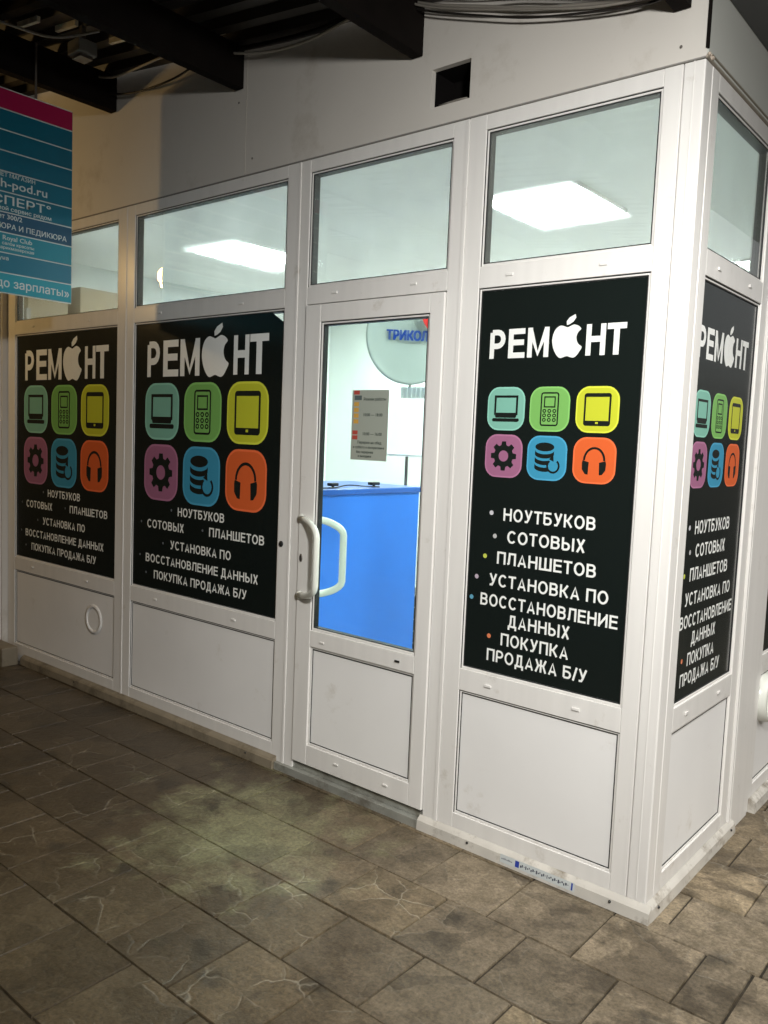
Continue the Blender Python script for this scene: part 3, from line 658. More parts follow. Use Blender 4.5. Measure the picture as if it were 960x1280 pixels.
BULW = {0: (.62, .62, .66), 1: (.5, .5, .5), 2: (.56, .62, .1), 3: (.5, .42, .5), 4: (.12, .36, .5), 5: (.72, .22, .1)}
def poster(pl, s0, s1, kind, label, dx=0, cut=False, z0=P0 + .0128, z1=P1 - .0128):
    t = thing('window_poster', label, 'poster', pl.p((s0 + s1) / 2, -.0113, z0), group='black repair service posters on the glazing')
    T = Matrix.Translation(t.location).inverted()
    N = -.0113
    bm = bmesh.new()
    a, b = s0 + .0125, s1 - .0128
    pts = [(a, z0), (b, z0), (b, z1), (a, z1)] if not cut else [(a, z0), (b, z0), (b, z1 - .045), (b - .075, z1), (a, z1)]
    f = bm.faces.new([bm.verts.new(pl.p(x, N - .0004, z)) for x, z in pts])
    e = bmesh.ops.extrude_face_region(bm, geom=[f]); vs = [v for v in e['geom'] if isinstance(v, bmesh.types.BMVert)]
    bmesh.ops.translate(bm, verts=vs, vec=Vector(pl.p(0, .0004, 0)))
    parts = [fin('backing_film', bm, POST, t)]
    ori = (s0 + dx, P0)
    def sheet(l=1): return Sheet(pl, ori[0], ori[1], N + .00012 * l + .0001)
    if kind == 'B':
        ix, iy, S = (.113, .441, .769), (.784, .474), .286
        sh = sheet(); y = 1.102; h = .180
        for c, x0, x1 in (('Р', .125, .232), ('Е', .261, .385), ('М', .402, .555), ('Н', .806, .914), ('Т', .919, 1.045)): sh.text(c, x0, x1, y, h, .19)
        apple(sh, .571, .771, 1.094, 1.288, 1.345)
        parts.append(sh.done('headline', WHT, t))
        sh = sheet(); hh = .044
        for s, x0, x1, yb in (('НОУТБУКОВ', .405, .767, .406), ('СОТОВЫХ', .146, .458, .326), ('ПЛАНШЕТОВ', .656, 1.051, .330), ('УСТАНОВКА ПО', .348, .821, .233), ('ВОССТАНОВЛЕНИЕ ДАННЫХ', .137, 1.016, .146), ('ПОКУПКА ПРОДАЖА Б/У', .211, .94, .064)):
            for wd_, wa, wb in word_spans(s, x0, x1, .162):
                sh = sheet(); sh.text(wd_, wa, wb, yb, hh, .162); parts.append(sh.done('lettering', WHT, t))
        bl = [(.352, .431, 3), (.094, .352, 3), (.605, .354, 3), (.286, .256, 3), (.085, .176, 4), (.142, .088, 3)]; br = .0065
    else:
        ix, iy, S = (.063, .234, .408), (.882, .716), .1515
        sh = sheet(); y = 1.133; h = .101
        for c, x0, x1 in (('Р', .059, .122), ('Е', .135, .200), ('М', .211, .293), ('Н', .429, .497), ('Т', .502, .567)): sh.text(c, x0, x1, y, h, .19)
        apple(sh, .305, .415, 1.128, 1.236, 1.270)
        parts.append(sh.done('headline', WHT, t))
        sh = sheet(); hh = .0445
        for s, x0, x1, yb in (('НОУТБУКОВ', .152, .504, .563), ('СОТОВЫХ', .172, .472, .485), ('ПЛАНШЕТОВ', .135, .516, .407), ('УСТАНОВКА ПО', .107, .564, .325), ('ВОССТАНОВЛЕНИЕ', .074, .601, .250), ('ДАННЫХ', .194, .435, .186), ('ПОКУПКА', .168, .435, .116), ('ПРОДАЖА Б/У', .113, .507, .051)):
            for wd_, wa, wb in word_spans(s, x0, x1, .162):
                sh = sheet(); sh.text(wd_, wa, wb, yb, hh, .162); parts.append(sh.done('lettering', WHT, t))
        bl = [(.102, .587, 0), (.121, .505, 1), (.084, .429, 2), (.053, .35, 3), (.035, .272, 4), (.118, .141, 5)]; br = .0085
    for x, y, c in bl:
        sh = sheet(); sh.poly(arc(x, y, br, br, 0, 360, 12)[:-1]); parts.append(sh.done('bullet', flat(BULW[c]) if kind == 'C' else flat((.16, .18, .2)), t))
    order = ('laptop', 'phone', 'tablet', 'gear', 'database', 'headphones')
    cols = {'laptop': 'teal', 'phone': 'green', 'tablet': 'lime yellow', 'gear': 'mauve', 'database': 'blue', 'headphones': 'orange'}
    for i, k in enumerate(order):
        x, y = ix[i % 3], iy[i // 3]
        sh = sheet(1); sh.poly(rrect(x, x + S, y, y + S, S * .3)); ic = sh.done('icon', ICR[k], t, cols[k] + ' rounded square with a ' + k + ' pictogram'); parts.append(ic)
        sh = sheet(2); sh.poly(rrect(x + S * .035, x + S * .965, y + S * .035, y + S * .965, S * .27)); q = sh.done('inner_field', ICM[k], ic); q.matrix_parent_inverse = Matrix.Identity(4)
        sh = sheet(3); pictogram(sh, k, x + S / 2, y + S / 2, S); q = sh.done('pictogram', INK, ic); q.matrix_parent_inverse = Matrix.Identity(4)
    for p in parts: p.matrix_parent_inverse = Matrix.Identity(4); p.location = -Vector(t.location)
    return t
poster(PF, A0, A1, 'B', 'black repair poster in the leftmost front bay above the panel with the round vent', -.018)
tB = poster(PF, B0, B1, 'B', 'wide black repair poster in the bay left of the door, top right corner folded', -.015, cut=True)
poster(PF, CC0, CC1, 'C', 'narrow black repair poster on the front face between the door and the corner', -.006)
poster(PS, S0, S1, 'C', 'narrow black repair poster on the side face just round the corner', -.045)
poster(PS, 1.126, 2.18, 'B', 'black repair poster at the right edge of the photo, only a sliver showing', 0)

# ------------------------------------------------------------------ small text from the built-in font, made heavy by stacking
def words(s, size, loc_fn, m, parent, name='lettering', sx=1, bold=.0, align='LEFT', shear=0):
    cu = bpy.data.curves.new('txt', 'FONT'); cu.body = s; cu.size = size; cu.resolution_u = 2; cu.align_x = align; cu.shear = shear
    ob = bpy.data.objects.new('txt', cu); C.objects.link(ob)
    dg = bpy.context.evaluated_depsgraph_get(); dg.update()
    me = bpy.data.meshes.new_from_object(ob.evaluated_get(dg)); bpy.data.objects.remove(ob); bpy.data.curves.remove(cu)
    bm = bmesh.new()
    sh = [(0, 0)] if not bold else [(-bold, -bold * .6), (bold, -bold * .6), (bold, bold * .6), (-bold, bold * .6)]
    for k, (ox, oy) in enumerate(sh):
        vs = [bm.verts.new(loc_fn(v.co.x * sx + ox, v.co.y + oy, k * .00004)) for v in me.vertices]
        for p in me.polygons:
            try: bm.faces.new([vs[i] for i in p.vertices])
            except ValueError: pass
    bpy.data.meshes.remove(me)
    return fin(name, bm, m, parent)

# opening hours notice on the door glass
nx, nz = -1.338, 1.412
notice = thing('hours_notice', 'pale paper notice of opening hours stuck on the door glass', 'notice', (nx, -.002, nz))
PAP = mat('notice_paper', (.34, .37, .32), .5)
def nloc(x0, y0, lay=1):
    return lambda x, y, k: (x0 + x, -.0002 - .0002 * lay - k, y0 + y)
def nrect(name, x0, x1, y0, y1, m, lay=1, n=None):
    bm = bmesh.new(); add_box(bm, x0, x1, -.0003 - .0002 * lay, -.0001, y0, y1); return fin(name, bm, m, notice)
nrect('paper', .0, .191, .0, .280, PAP, 1)
DK = flat((.05, .07, .06)); RD = flat((.45, .08, .06)); ORG = flat((.62, .36, .08))
nrect('chip', .008, .038, .262, .278, RD, 2); nrect('chip', .012, .05, .240, .258, flat((.1, .13, .13)), 2)
for k in range(4): nrect('chip', .010, .036, .215 - k * .023, .232 - k * .023, ORG, 2)
for k in range(2): nrect('chip', .006, .034, .102 - k * .020, .118 - k * .020, RD, 2)
for s, x, y, sz in (('Режим работы', .060, .238, .0165), ('10:00 — 18:00', .060, .176, .017), ('10:00 — 16:00', .060, .100, .017), ('Перерыв на обед', .035, .066, .015), ('в субботу и воскресенье', .012, .047, .0135), ('без перерыва', .030, .028, .0135), ('и выходных', .040, .012, .0125)):
    words(s, sz, nloc(x, y, 3), DK, notice, bold=.0004)

# sticker strip on the plinth
stk = thing('sticker_strip', 'narrow clear sticker with blue marks on the plinth near the corner', 'sticker', (-.525, -.024, .02))
bm = bmesh.new(); sl = .0036 / .04
def sp(x, z, n): return (x, -(.0303 - (z - .0) * .0 + n) + (z * .1 if False else 0), z)
def pq(bm, x0, x1, z0, z1, n):   # follows the sloping face of the flashing
    def yy_(z): return -(.023 - .004 * z / .036) - n
    vs = [bm.verts.new((x, yy_(z), z)) for x, z in ((x0, z0), (x1, z0), (x1, z1), (x0, z1))]; bm.faces.new(vs)
pq(bm, 0, .292, .012, .038, .0006)
for v in bm.verts: v.co.y += 0
STK = mat('sticker_film', (.56, .60, .60), .25)
def sadd(name, rects, m, n):
    bm = bmesh.new()
    for r in rects: pq(bm, *r, n)
    for v in bm.verts: v.co.x += -.527; 
    o = fin(name, bm, m, stk); o.location = -Vector(stk.location); return o
bm.free()
sadd('film', [(0, .292, .010, .039)], STK, .0006)
rn = random.Random(3)
sadd('print', [(.006 + i * .0045, .0085 + i * .0045, .022, .022 + rn.choice((.004, .006))) for i in range(10)] + [(.082 + i * .007, .082 + i * .007 + rn.uniform(.003, .006), .018 + (i % 3) * .003, .026 + (i % 2) * .004) for i in range(27)], flat((.08, .09, .12)), .0009)
sadd('emblem', [(.062, .078, .014, .036), (.279, .285, .013, .037)], flat((.03, .06, .35)), .0011)

# ------------------------------------------------------------------ canopy
SLP = .1135
def zb(x): return 2.916 + (-1.05 - x) * SLP
canopy = thing('canopy', 'dark timber canopy with sloping corrugated roof above the shop front', 'canopy', (-2.6, -1.8, 2.9))
def beam(x):
    bm = bmesh.new(); w = .05
    vs = []
    for xx in (x - w, x):
        z = zb(x)
        vs.append([bm.verts.new((xx, y, zz)) for y, zz in ((-.003, z), (-4.3, z), (-4.3, z + .175), (-.003, z + .175))])
    for i in range(4): bm.faces.new((vs[0][i], vs[0][(i + 1) % 4], vs[1][(i + 1) % 4], vs[1][i]))
    bm.faces.new(vs[0]); bm.faces.new(vs[1])
    return fin('beam', bm, BEAM, canopy)
for k in range(-1, 6): 
    o = beam(-1.052 - 1.01 * k + (0 if k >= 0 else -.012))
XE = -0.03
bm = bmesh.new()    # corrugated deck, ribs running along the slope
prof = []
y = -4.35
while y < -.01:
    prof += [(y, 0), (y + .05, 0), (y + .065, .035), (y + .115, .035)]; y += .13
xa, xb = -6.4, XE
cols = []
for x in (xa, xb):
    cols.append([bm.verts.new((x, min(yy_, -.008), zb(x) + .176 + h)) for yy_, h in prof])
for i in range(len(prof) - 1): bm.faces.new((cols[0][i], cols[0][i + 1], cols[1][i + 1], cols[1][i]))
dk = fin('roof_sheet', bm, DECK, canopy); sm = dk.modifiers.new('s', 'SOLIDIFY'); sm.thickness = .003; sm.offset = 1
bm = bmesh.new()
for yb in (-.75, -1.6, -2.45, -3.3):
    vs = [[bm.verts.new((x, yy_, zb(x) + dz)) for yy_, dz in ((yb, .135), (yb + .04, .135), (yb + .04, .174), (yb, .174))] for x in (xa, xb)]
    for i in range(4): bm.faces.new((vs[0][i], vs[0][(i + 1) % 4], vs[1][(i + 1) % 4], vs[1][i]))
    bm.faces.new(vs[0]); bm.faces.new(vs[1])
fin('batten', bm, BEAM, canopy)
STRP = mat('pale_light_sliver', (.8, .74, .58), .45, vary=.4, vscale=15)  # pale colour stands in for slivers of light in the roof
for x0, x1, yb in ((-2.62, -2.44, -.33), (-2.50, -2.20, -.46), (-2.75, -2.58, -.52), (-2.45, -2.12, -.66), (-2.60, -2.40, -.9), (-2.9, -2.72, -.62), (-2.95, -2.7, -.74), (-3.5, -3.3, -.5), (-3.7, -3.4, -.8), (-3.6, -3.2, -1.15)):
    bm = bmesh.new(); vs = [[bm.verts.new((x, yy_, zb(x) + dz)) for yy_, dz in ((yb, .150), (yb + .016, .150), (yb + .016, .1745), (yb, .1745))] for x in (x0, x1)]
    for i in range(4): bm.faces.new((vs[0][i], vs[0][(i + 1) % 4], vs[1][(i + 1) % 4], vs[1][i]))
    bm.faces.new(vs[0]); bm.faces.new(vs[1]); fin('light_sliver_strip', bm, STRP, canopy)
canopy_objs = [o for o in C.objects if o.parent == canopy]
for o in canopy_objs: o.location = -Vector(canopy.location)

# cables under the canopy
def cable(name, pts, r, m, label, group='cables slung under the canopy'):
    P = [Vector(p) for p in pts]; out = []
    n = len(P)
    for i in range(n - 1):
        p0, p1, p2, p3 = P[max(i - 1, 0)], P[i], P[i + 1], P[min(i + 2, n - 1)]
        for k in range(6):
            t = k / 6
            out.append(.5 * (2 * p1 + (p2 - p0) * t + (2 * p0 - 5 * p1 + 4 * p2 - p3) * t * t + (3 * p1 - p0 - 3 * p2 + p3) * t ** 3))
    out.append(P[-1])
    bm = bmesh.new(); add_tube(bm, out, r, 6); return tag(fin(name, bm, m, None, smooth=True), label, 'cable', group)
base = [(-1.12, 3.09), (-.98, 3.035), (-.77, 2.962), (-.58, 2.905), (-.35, 2.852), (-.17, 2.829), (-.08, 2.835)]
CL = [('dark cable, lowest of the sagging bundle above the square vent hole', CABK, 0, .004, -.05),
      ('grey cable just above the lowest one in the bundle over the vent hole', CAB, .016, .0045, -.06),
      ('thicker grey brown cable in the middle of the bundle over the vent hole', CAB, .034, .006, -.04),
      ('pale cable in the upper half of the bundle over the vent hole', CABW, .052, .0038, -.07),
      ('black cable at the top of the bundle over the vent hole', CABK, .072, .005, -.05),
      ('loose grey cable sagging from beam to corner behind the bundle', CAB, .09, .0045, -.03)]
for i, (lb, m, dz, r, y) in enumerate(CL):
    rr_ = random.Random(i)
    cable('cable', [(x, y + rr_.uniform(-.008, .008), z + dz * (1 - .5 * abs(x + .6)) + rr_.uniform(-.006, .006)) for x, z in base], r, m, lb)
cable('cable', [(-2.10, -.06, 3.17), (-1.85, -.06, 3.112), (-1.6, -.05, 3.10), (-1.35, -.05, 3.12), (-1.1, -.05, 3.09)], .006, CABW, 'pale cable sagging between the second and third beam')
cable('cable', [(-2.10, -.04, 3.19), (-1.8, -.04, 3.15), (-1.55, -.04, 3.13), (-1.3, -.04, 3.13), (-1.1, -.04, 3.10)], .011, CABK, 'thick black cable running along the wall between second and third beam')
cable('cable', [(-3.12, -.05, 3.235), (-2.95, -.05, 3.19), (-2.75, -.05, 3.165), (-2.5, -.05, 3.165), (-2.3, -.05, 3.20), (-2.1, -.05, 3.26)], .005, CABK, 'thin black cable looping on the wall between first and second beam')
cable('cable', [(-3.12, -.10, 3.30), (-2.9, -.12, 3.24), (-2.6, -.12, 3.235), (-2.3, -.10, 3.25), (-2.1, -.08, 3.25)], .006, CABW, 'pale cable above the thin black loop between first and second beam')
cable('cable', [(-2.95, -1.0, 3.26), (-2.7, -.8, 3.18), (-2.62, -.6, 3.17), (-2.5, -.45, 3.22)], .006, CAB, 'grey cable hanging by the junction box under the canopy')
jb = thing('junction_box', 'small grey fixture with bracket under the canopy, top left', 'junction box', (-2.62, -.46, 3.16))
bm = bmesh.new(); add_box(bm, -.05, .05, -.045, .045, -.02, .04); fin('housing', bm, mat('box_grey', (.16, .155, .14), .5), jb, bev=.006)
bm = bmesh.new(); add_box(bm, -.035, .035, -.03, .03, -.034, -.021); add_box(bm, -.01, .01, -.01, .01, .0405, .11); fin('bracket', bm, METAL, jb)

# ------------------------------------------------------------------ hanging sign at the left
sg = thing('hanging_sign', 'teal blade sign with a maroon top band and white lettering hanging from the canopy', 'sign', (-3.045, -1.2, 2.12))
SX = -3.045; ZB, ZT, YE, YS = 2.12, 3.055, -.264, -1.55
bm = bmesh.new(); add_box(bm, SX - .018, SX, YS, YE, ZB, ZT); board = fin('board', bm, mat('sign_edge', (.3, .32, .32), .5), sg)
def band(z0, z1, col, name='band'):
    bm = bmesh.new(); add_box(bm, SX + .0002, SX + .001, YS + .002, YE - .002, z0, z1); return fin(name, bm, mat('sign_print', col, .32), sg)
rh = (ZT - ZB) / 10
colr = [(.36, .008, .07), (.005, .125, .20), (.005, .125, .20), (.005, .13, .21), (.005, .14, .22), (.005, .14, .22), (.012, .085, .17), (.008, .23, .32), (.008, .17, .27), (.008, .30, .40)]
for k in range(10):
    z1 = ZT - .003 - k * rh; band(z1 - rh + .0045, z1, colr[k])
SW = mat('sign_white', (.60, .66, .66), .4)
bm = bmesh.new()
for k in range(11):
    z = ZT - .0012 - k * rh if k else ZT - .0012
    add_box(bm, SX + .0002, SX + .0014, YS + .002, YE - .002, z - .0036, z + .0004)
fin('rule', bm, SW, sg)
def sloc(y0, z0): return lambda x, y, k: (SX + .0016 + k, y0 + x, z0 + y)
def srow(k, f): return ZT - (k + 1) * rh + f * rh
for s, sz, yend, k, f, sx, bo in (('ИНТЕРНЕТ МАГАЗИН', .026, -.455, 4, .72, 1.0, .0003), ('tech-pod.ru', .056, -.392, 4, .20, 1.2, .0008), ('ЭКСПЕРТ°', .055, -.372, 5, .38, 1.45, .0009),
                                   ('мой сервис рядом', .026, -.372, 5, .08, 1.15, .0005), ('кабинет 300/2', .030, -.52, 6, .66, 1.1, .0005), ('МАНИКЮРА И ПЕДИКЮРА', .034, -.292, 6, .18, 1.05, .0004),
                                   ('Royal Club', .030, -.47, 7, .62, 1.1, .0004), ('салон красоты', .020, -.46, 7, .38, 1.1, .0003), ('парикмахерская', .020, -.46, 7, .16, 1.1, .0003), ('сауна', .026, -.585, 8, .62, 1.1, .0003), ('«Займ до зарплат', .056, -.349, 9, .28, 1.0, .0007), ('»', .056, -.276, 9, .28, 1.0, .0007)):
    words(s, sz, sloc(yend, srow(k, f)), SW, sg, sx=sx, bold=bo, align='RIGHT')
bm = bmesh.new(); yb_, zb_, xh = -.343, srow(9, .28), .031      # the letter that ends the word, drawn by hand
for q in ((0, .006, 0, xh), (.027, .033, 0, xh), (.006, .017, 0, .005), (.006, .017, .014, .019), (.0165, .0215, .003, .016)):
    add_box(bm, SX + .0012, SX + .00165, yb_ + q[0], yb_ + q[1], zb_ + q[2], zb_ + q[3])
fin('lettering', bm, SW, sg)
bm = bmesh.new()
for y in (-.45, -1.3): add_tube(bm, [(SX - .009, y, ZT - .001), (SX - .009, y, zb(SX) + .175)], .006)
fin('hanger', bm, METAL, sg)
for o in C.objects:
    if o.parent == sg: o.location = -Vector(sg.location)

# warm lamp beyond the sign, on the left under the canopy
wl_ = thing('canopy_lamp', 'warm glowing bulb lamp under the canopy beyond the hanging sign', 'lamp', (-4.76, -1.5, 2.72))
bm = bmesh.new(); bmesh.ops.create_uvsphere(bm, u_segments=16, v_segments=10, radius=.075); fin('bulb', bm, WARM, wl_, smooth=True)
bm = bmesh.new(); bmesh.ops.create_cone(bm, cap_ends=True, segments=16, radius1=.035, radius2=.025, depth=.07, matrix=Matrix.Translation((0, 0, .08)))
add_tube(bm, [(0, 0, .11), (0, 0, zb(-4.76) + .17 - 2.72)], .006); fin('socket', bm, LOCK, wl_)
pd = bpy.data.lights.new('bulb_light', 'POINT'); pd.energy = 24; pd.color = (1, .66, .27); pd.shadow_soft_size = .05
po_ = bpy.data.objects.new('bulb_light', pd); C.objects.link(po_); po_.parent = wl_; po_.location = (0, 0, -.06)

# floodlight on a pole at the street end of the passage, aimed at the shop corner
FL = Vector((.95, -1.85, 2.45)); AIM = Vector((-.45, 0, 1.15))
fl = thing('floodlight', 'floodlight on a slim pole beside the camera lighting the shop corner, out of the photo', 'lamp', (1.75, -1.9, -.005))
bm = bmesh.new(); add_tube(bm, [(0, 0, 0), (0, 0, 2.9)], .03, 12); add_box(bm, -.08, .08, -.08, .08, 0, .012); fin('pole', bm, METAL, fl)
fq = (AIM - FL).to_track_quat('Z', 'Y').to_matrix().to_4x4(); fo_ = FL - Vector(fl.location)
bm = bmesh.new(); add_box(bm, -.13, .13, -.09, .09, -.06, 0); bmesh.ops.transform(bm, matrix=Matrix.Translation(fo_) @ fq, verts=bm.verts); fin('housing', bm, LOCK, fl, bev=.004)
bm = bmesh.new(); add_box(bm, -.115, .115, -.075, .075, .001, .004); bmesh.ops.transform(bm, matrix=Matrix.Translation(fo_) @ fq, verts=bm.verts); fin('lens', bm, emat('flood_lens', (1, .96, .9), 30), fl)
bm = bmesh.new(); add_tube(bm, [Vector((0, 0, 2.75)), fo_ + (FL - AIM).normalized() * .065], .012); fin('arm', bm, METAL, fl)
fd = bpy.data.lights.new('flood', 'SPOT'); fd.energy = 150; fd.color = (1, .985, .95); fd.spot_size = R(120); fd.spot_blend = 1; fd.shadow_soft_size = .09
fso = bpy.data.objects.new('flood', fd); C.objects.link(fso); fso.parent = fl; fso.location = fo_ + (AIM - FL).normalized() * .03
fso.rotation_euler = (FL - AIM).to_track_quat('Z', 'Y').to_euler()

# ------------------------------------------------------------------ neighbours
nb = thing('neighbour_stall', 'beige stall wall with vertical cover strips at the left edge of the photo', 'building', (-4.9, 0, 0))
bm = bmesh.new(); add_box(bm, -6.4, -4.2645, -.035, .05, -.004, 3.75)
o = fin('wall', bm, WALL, nb); 
bm = bmesh.new()
for x in (-4.278, -4.315, -4.36): add_box(bm, x - .012, x, -.046, -.0352, .1155, 3.7)
o2 = fin('cover_strip', bm, PVC, nb)
bm = bmesh.new(); add_box(bm, -6.4, -4.045, -.14, -.036, -.005, .115)
st_ = tag(fin('concrete_step', bm, PLD, None, bev=.008), 'low grimy concrete step at the foot of the neighbouring stall, far left', 'step')
for q in (o, o2): q.location = (4.9, 0, 0)
ob = tag(box('opposite_light_blocker', mat('opposite_blocker', (.12, .115, .105), .7), -6.6, .35, -4.6, -4.4, -.005, 3.9), 'added dark wall blocking sky light across the covered passage, behind the camera', 'building')  # unseen wall added to keep sky light off the left bays
tag(box('passage_end_light_blocker', mat('end_blocker', (.14, .125, .10), .7), -6.6, -6.42, -4.39, -.04, -.005, 3.9), 'added dull wall keeping sky light out of the passage, far left, out of view', 'wall')  # unseen blocker added to shut out sky light at the left end
fb = thing('street_building', 'pale plastered building across the street to the right', 'building', (11, 3, 0))
bm = bmesh.new(); add_box(bm, 0, 6, -14, 14, -.01, 6.5); fin('wall', bm, mat('street_plaster', (.40, .38, .34), .8, vary=.15), fb)
GL = mat('street_window_glass', (.06, .07, .08), .1); wm = None
for k in range(8):
    for z in (1.0, 4.0):
        bm = bmesh.new(); add_box(bm, -.03, -.002, -12 + k * 3.2, -10.6 + k * 3.2, z, z + 1.5); fin('window', bm, GL, fb)

# ------------------------------------------------------------------ inside the shop
for i, (x0, ly, lb) in enumerate(((-1.70, 1.365, 'bright square ceiling panel light behind the front corner window'), (-4.20, 1.365, 'bright square ceiling panel light behind the transom left of the door'),
        (-4.20, 3.48, 'added unseen panel light deep in the shop, far left of the back row'), (-2.95, 3.48, 'added unseen panel light deep in the shop, middle of the back row'), (-1.0, 3.48, 'added unseen panel light deep in the shop, right end of the back row'))):  # back row is added out of sight to brighten the room
    t = thing('ceiling_light', lb, 'ceiling light', (x0, ly, 2.818), group='square panel lights on the shop ceiling, with an added unseen back row')
    bm = bmesh.new(); add_box(bm, .012, .583, .012, .583, -.003, .004); fin('diffuser', bm, LED, t)
    bm = bmesh.new(); add_box(bm, 0, .595, 0, .0118, -.006, .0115); add_box(bm, 0, .595, .5832, .595, -.006, .0115); add_box(bm, 0, .0118, .0118, .5832, -.006, .0115); add_box(bm, .5832, .595, .0118, .5832, -.006, .0115)
    fin('frame', bm, PVC, t)
ct = thing('shop_counter', 'bright blue shop counter seen through the door glass', 'counter', (-2.5, 1.28, 0.012))
def cbox(name, m, *b, **k):
    o = box(name, m, *b, parent=ct, **k); o.location = -Vector(ct.location); return o
cbox('front_panel', BLUE, -2.32, -2.30, .83, 1.735, .013, 1.168)
cbox('body', BLUE, -2.9, -2.321, .84, 1.725, .013, 1.165)
cbox('counter_top', BLUED, -2.93, -2.290, .80, 1.752, 1.1685, 1.203, bev=.004)
def item(x, y, w, lb):
    t = thing('display_stand', lb, 'display stand', (x, y, 1.2035))
    bm = bmesh.new(); add_box(bm, -.02, .02, -w / 2, w / 2, .010, .028); fin('tray', bm, GASK, t, bev=.004)
    bm = bmesh.new(); add_box(bm, -.006, .006, -.006, .006, 0, .0098); add_box(bm, -.015, .015, -.02, .02, .0003, .003); fin('foot', bm, LOCK, t)
item(-2.40, 1.03, .06, 'small black stand on the blue counter, the left one in the door glass')
item(-2.40, 1.40, .075, 'small black stand on the blue counter, the right one in the door glass')
cable('counter_cable', [(-2.34, .82, 1.209), (-2.31, .95, 1.211), (-2.33, 1.08, 1.222), (-2.31, 1.2, 1.216), (-2.32, 1.36, 1.2075)], .004, CABK, 'thin black cable lying along the top of the blue counter', None)

ds = thing('satellite_dish', 'pale satellite dish with blue lettering and red emblem, on a mast behind the counter', 'satellite dish', (-2.34, 1.634, 2.152))
cp = Vector((0.92822395, -2.51095325, 1.5)); dv = (cp - Vector(ds.location)).normalized()
dv = (dv + Vector((.12, 0, -.05))).normalized()
qr = dv.to_track_quat('Z', 'Y').to_matrix().to_4x4()
ups = Vector((0, 0, 1)); rx = ups.cross(dv).normalized(); uy = dv.cross(rx)
RD_ = Matrix(((rx.x, uy.x, dv.x), (rx.y, uy.y, dv.y), (rx.z, uy.z, dv.z))).to_4x4()
DM = mat('dish_white', (.34, .38, .36), .28)
bm = bmesh.new(); n = 48; rings = []
r0 = .307
for r, h in ((.0, -.045), (.06, -.043), (.12, -.038), (.18, -.029), (.24, -.017), (.285, -.005), (.297, 0), (.305, -.002), (.307, -.008), (.300, -.014), (.24, -.026), (.12, -.047), (.0, -.054)):
    rings.append([bm.verts.new(RD_ @ Vector((r * .93 * math.cos(k * 2 * math.pi / n), r * math.sin(k * 2 * math.pi / n), h))) for k in range(n)] if r else [bm.verts.new(RD_ @ Vector((0, 0, h)))])
for a, b in zip(rings, rings[1:]):
    for k in range(n):
        if len(a) == 1: bm.faces.new((a[0], b[k], b[(k + 1) % n]))
        elif len(b) == 1: bm.faces.new((a[k], b[0], a[(k + 1) % n]))
        else: bm.faces.new((a[k], b[k], b[(k + 1) % n], a[(k + 1) % n]))
fin('reflector', bm, DM, ds, smooth=True)
def dloc(x0, y0): return lambda x, y, k: tuple(RD_ @ Vector((x0 + x, y0 + y, -.028 + k + .35 * ((x0 + x) ** 2 + (y0 + y) ** 2))))
words('ТРИКОЛОР', .082, dloc(-.155, -.028), flat((.01, .05, .28)), ds, sx=.78, bold=.0035)
bm = bmesh.new()
vs = [bm.verts.new(RD_ @ Vector((x, y, -.0))) for x, y in ((.045, .15), (.075, .085), (.10, .05), (.10, .15))]; bm.faces.new(vs)
vs = [bm.verts.new(RD_ @ Vector((x, y, .001))) for x, y in ((.108, .055), (.155, .055), (.16, .15), (.108, .15))]; bm.faces.new(vs)
fin('emblem', bm, flat((.5, .03, .03)), ds)
bm = bmesh.new(); add_tube(bm, [RD_ @ Vector((0, 0, -.055)), RD_ @ Vector((0, 0, -.10)), Vector((-.274, .356, -.02)), Vector((-.274, .356, -2.13))], .011)
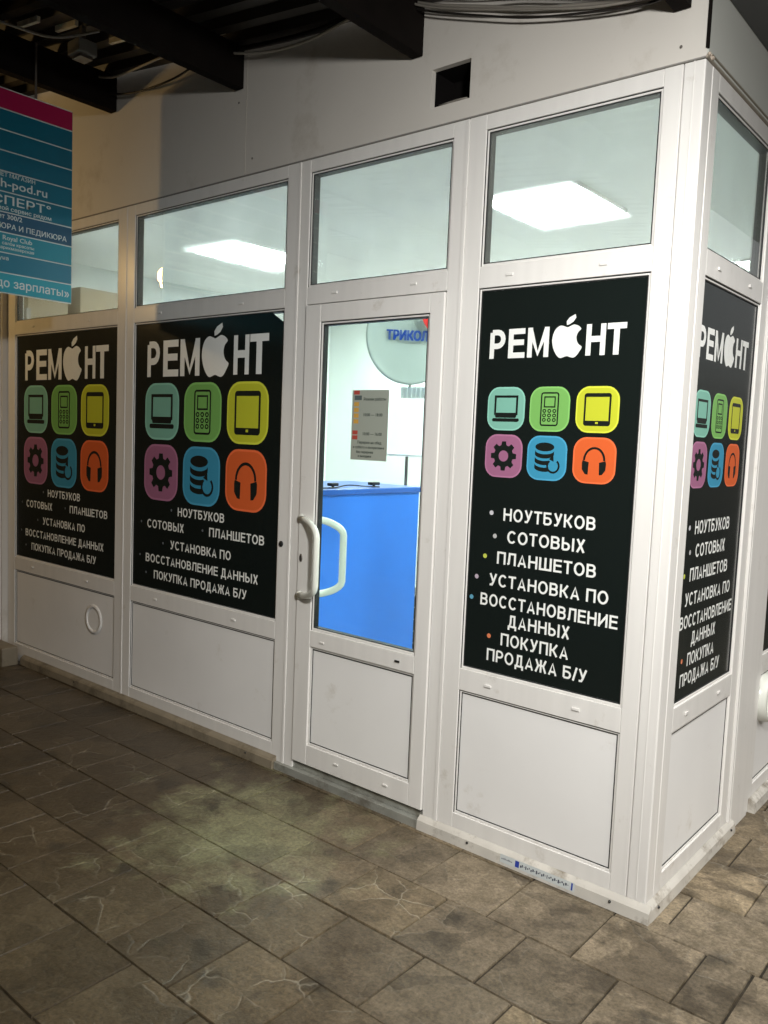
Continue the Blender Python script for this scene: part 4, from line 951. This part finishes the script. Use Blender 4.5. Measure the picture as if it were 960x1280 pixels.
add_box(bm, -.40, -.15, .25, .46, -2.139, -2.128); fin('mast', bm, METAL, ds, smooth=False)
bd = thing('display_board', 'white board with an added glow below the satellite dish seen through the door', 'board', (-2.735, 1.95, 1.388))
bd.rotation_euler = (0, 0, R(4))
bm = bmesh.new(); add_box(bm, .0, .55, -.03, .0, .012, .392); fin('panel', bm, emat('board_added_glow', (.92, 1, .98), .34), bd, bev=.004)  # glow added to a plain board so it shows white
bm = bmesh.new(); add_box(bm, -.004, .554, -.034, .004, 0, .0115); fin('rail', bm, PVC, bd)
bm = bmesh.new(); add_box(bm, .08, .55, -.012, -.004, .3925, .47); 
for k in range(12): add_box(bm, .09 + k * .037, .10 + k * .037, -.018, -.0122, .394, .468)
fin('grille', bm, mat('grille_grey', (.62, .66, .66), .5), bd)
pc = thing('computer_case', 'black computer case on the shop floor behind the blue counter end', 'computer', (-2.45, 1.97, .012))
bm = bmesh.new(); add_box(bm, -.1, .1, -.2, .2, .004, .46); fin('case', bm, GASK, pc, bev=.006)
bm = bmesh.new()
for k in range(5): add_box(bm, .1005, .103, -.18, .18, .06 + k * .08, .068 + k * .08)
fin('drive_bay', bm, METAL, pc)
sh = thing('storage_shelf', 'grey open shelf rack with boxes seen through the leftmost transom', 'shelf', (-5.0, .9, .012))
bm = bmesh.new()
for x, y in ((-.2, -.5), (.2, -.5), (-.2, .5), (.2, .5)): add_box(bm, x - .015, x + .015, y - .015, y + .015, 0, 2.3)
fin('rack_frame', bm, METAL, sh)
for z in (.4, 1.0, 1.6, 2.2):
    bm = bmesh.new(); add_box(bm, -.22, .22, -.52, .52, z, z + .02); fin('shelf_board', bm, mat('board', (.4, .38, .33), .6), sh)
for i, (y, w, h, lb) in enumerate(((-.32, .3, .22, 'brown carton at the near end of the rack top'), (.12, .38, .30, 'larger brown carton in the middle of the rack top'))):
    t = tag(box('cardboard_box', mat('cardboard', (.26, .20, .13), .8), -5.17, -4.85, .9 + y - w / 2, .9 + y + w / 2, 2.2335, 2.2335 + h), lb, 'box', 'cartons on the rack')
bpy.context.view_layer.update()
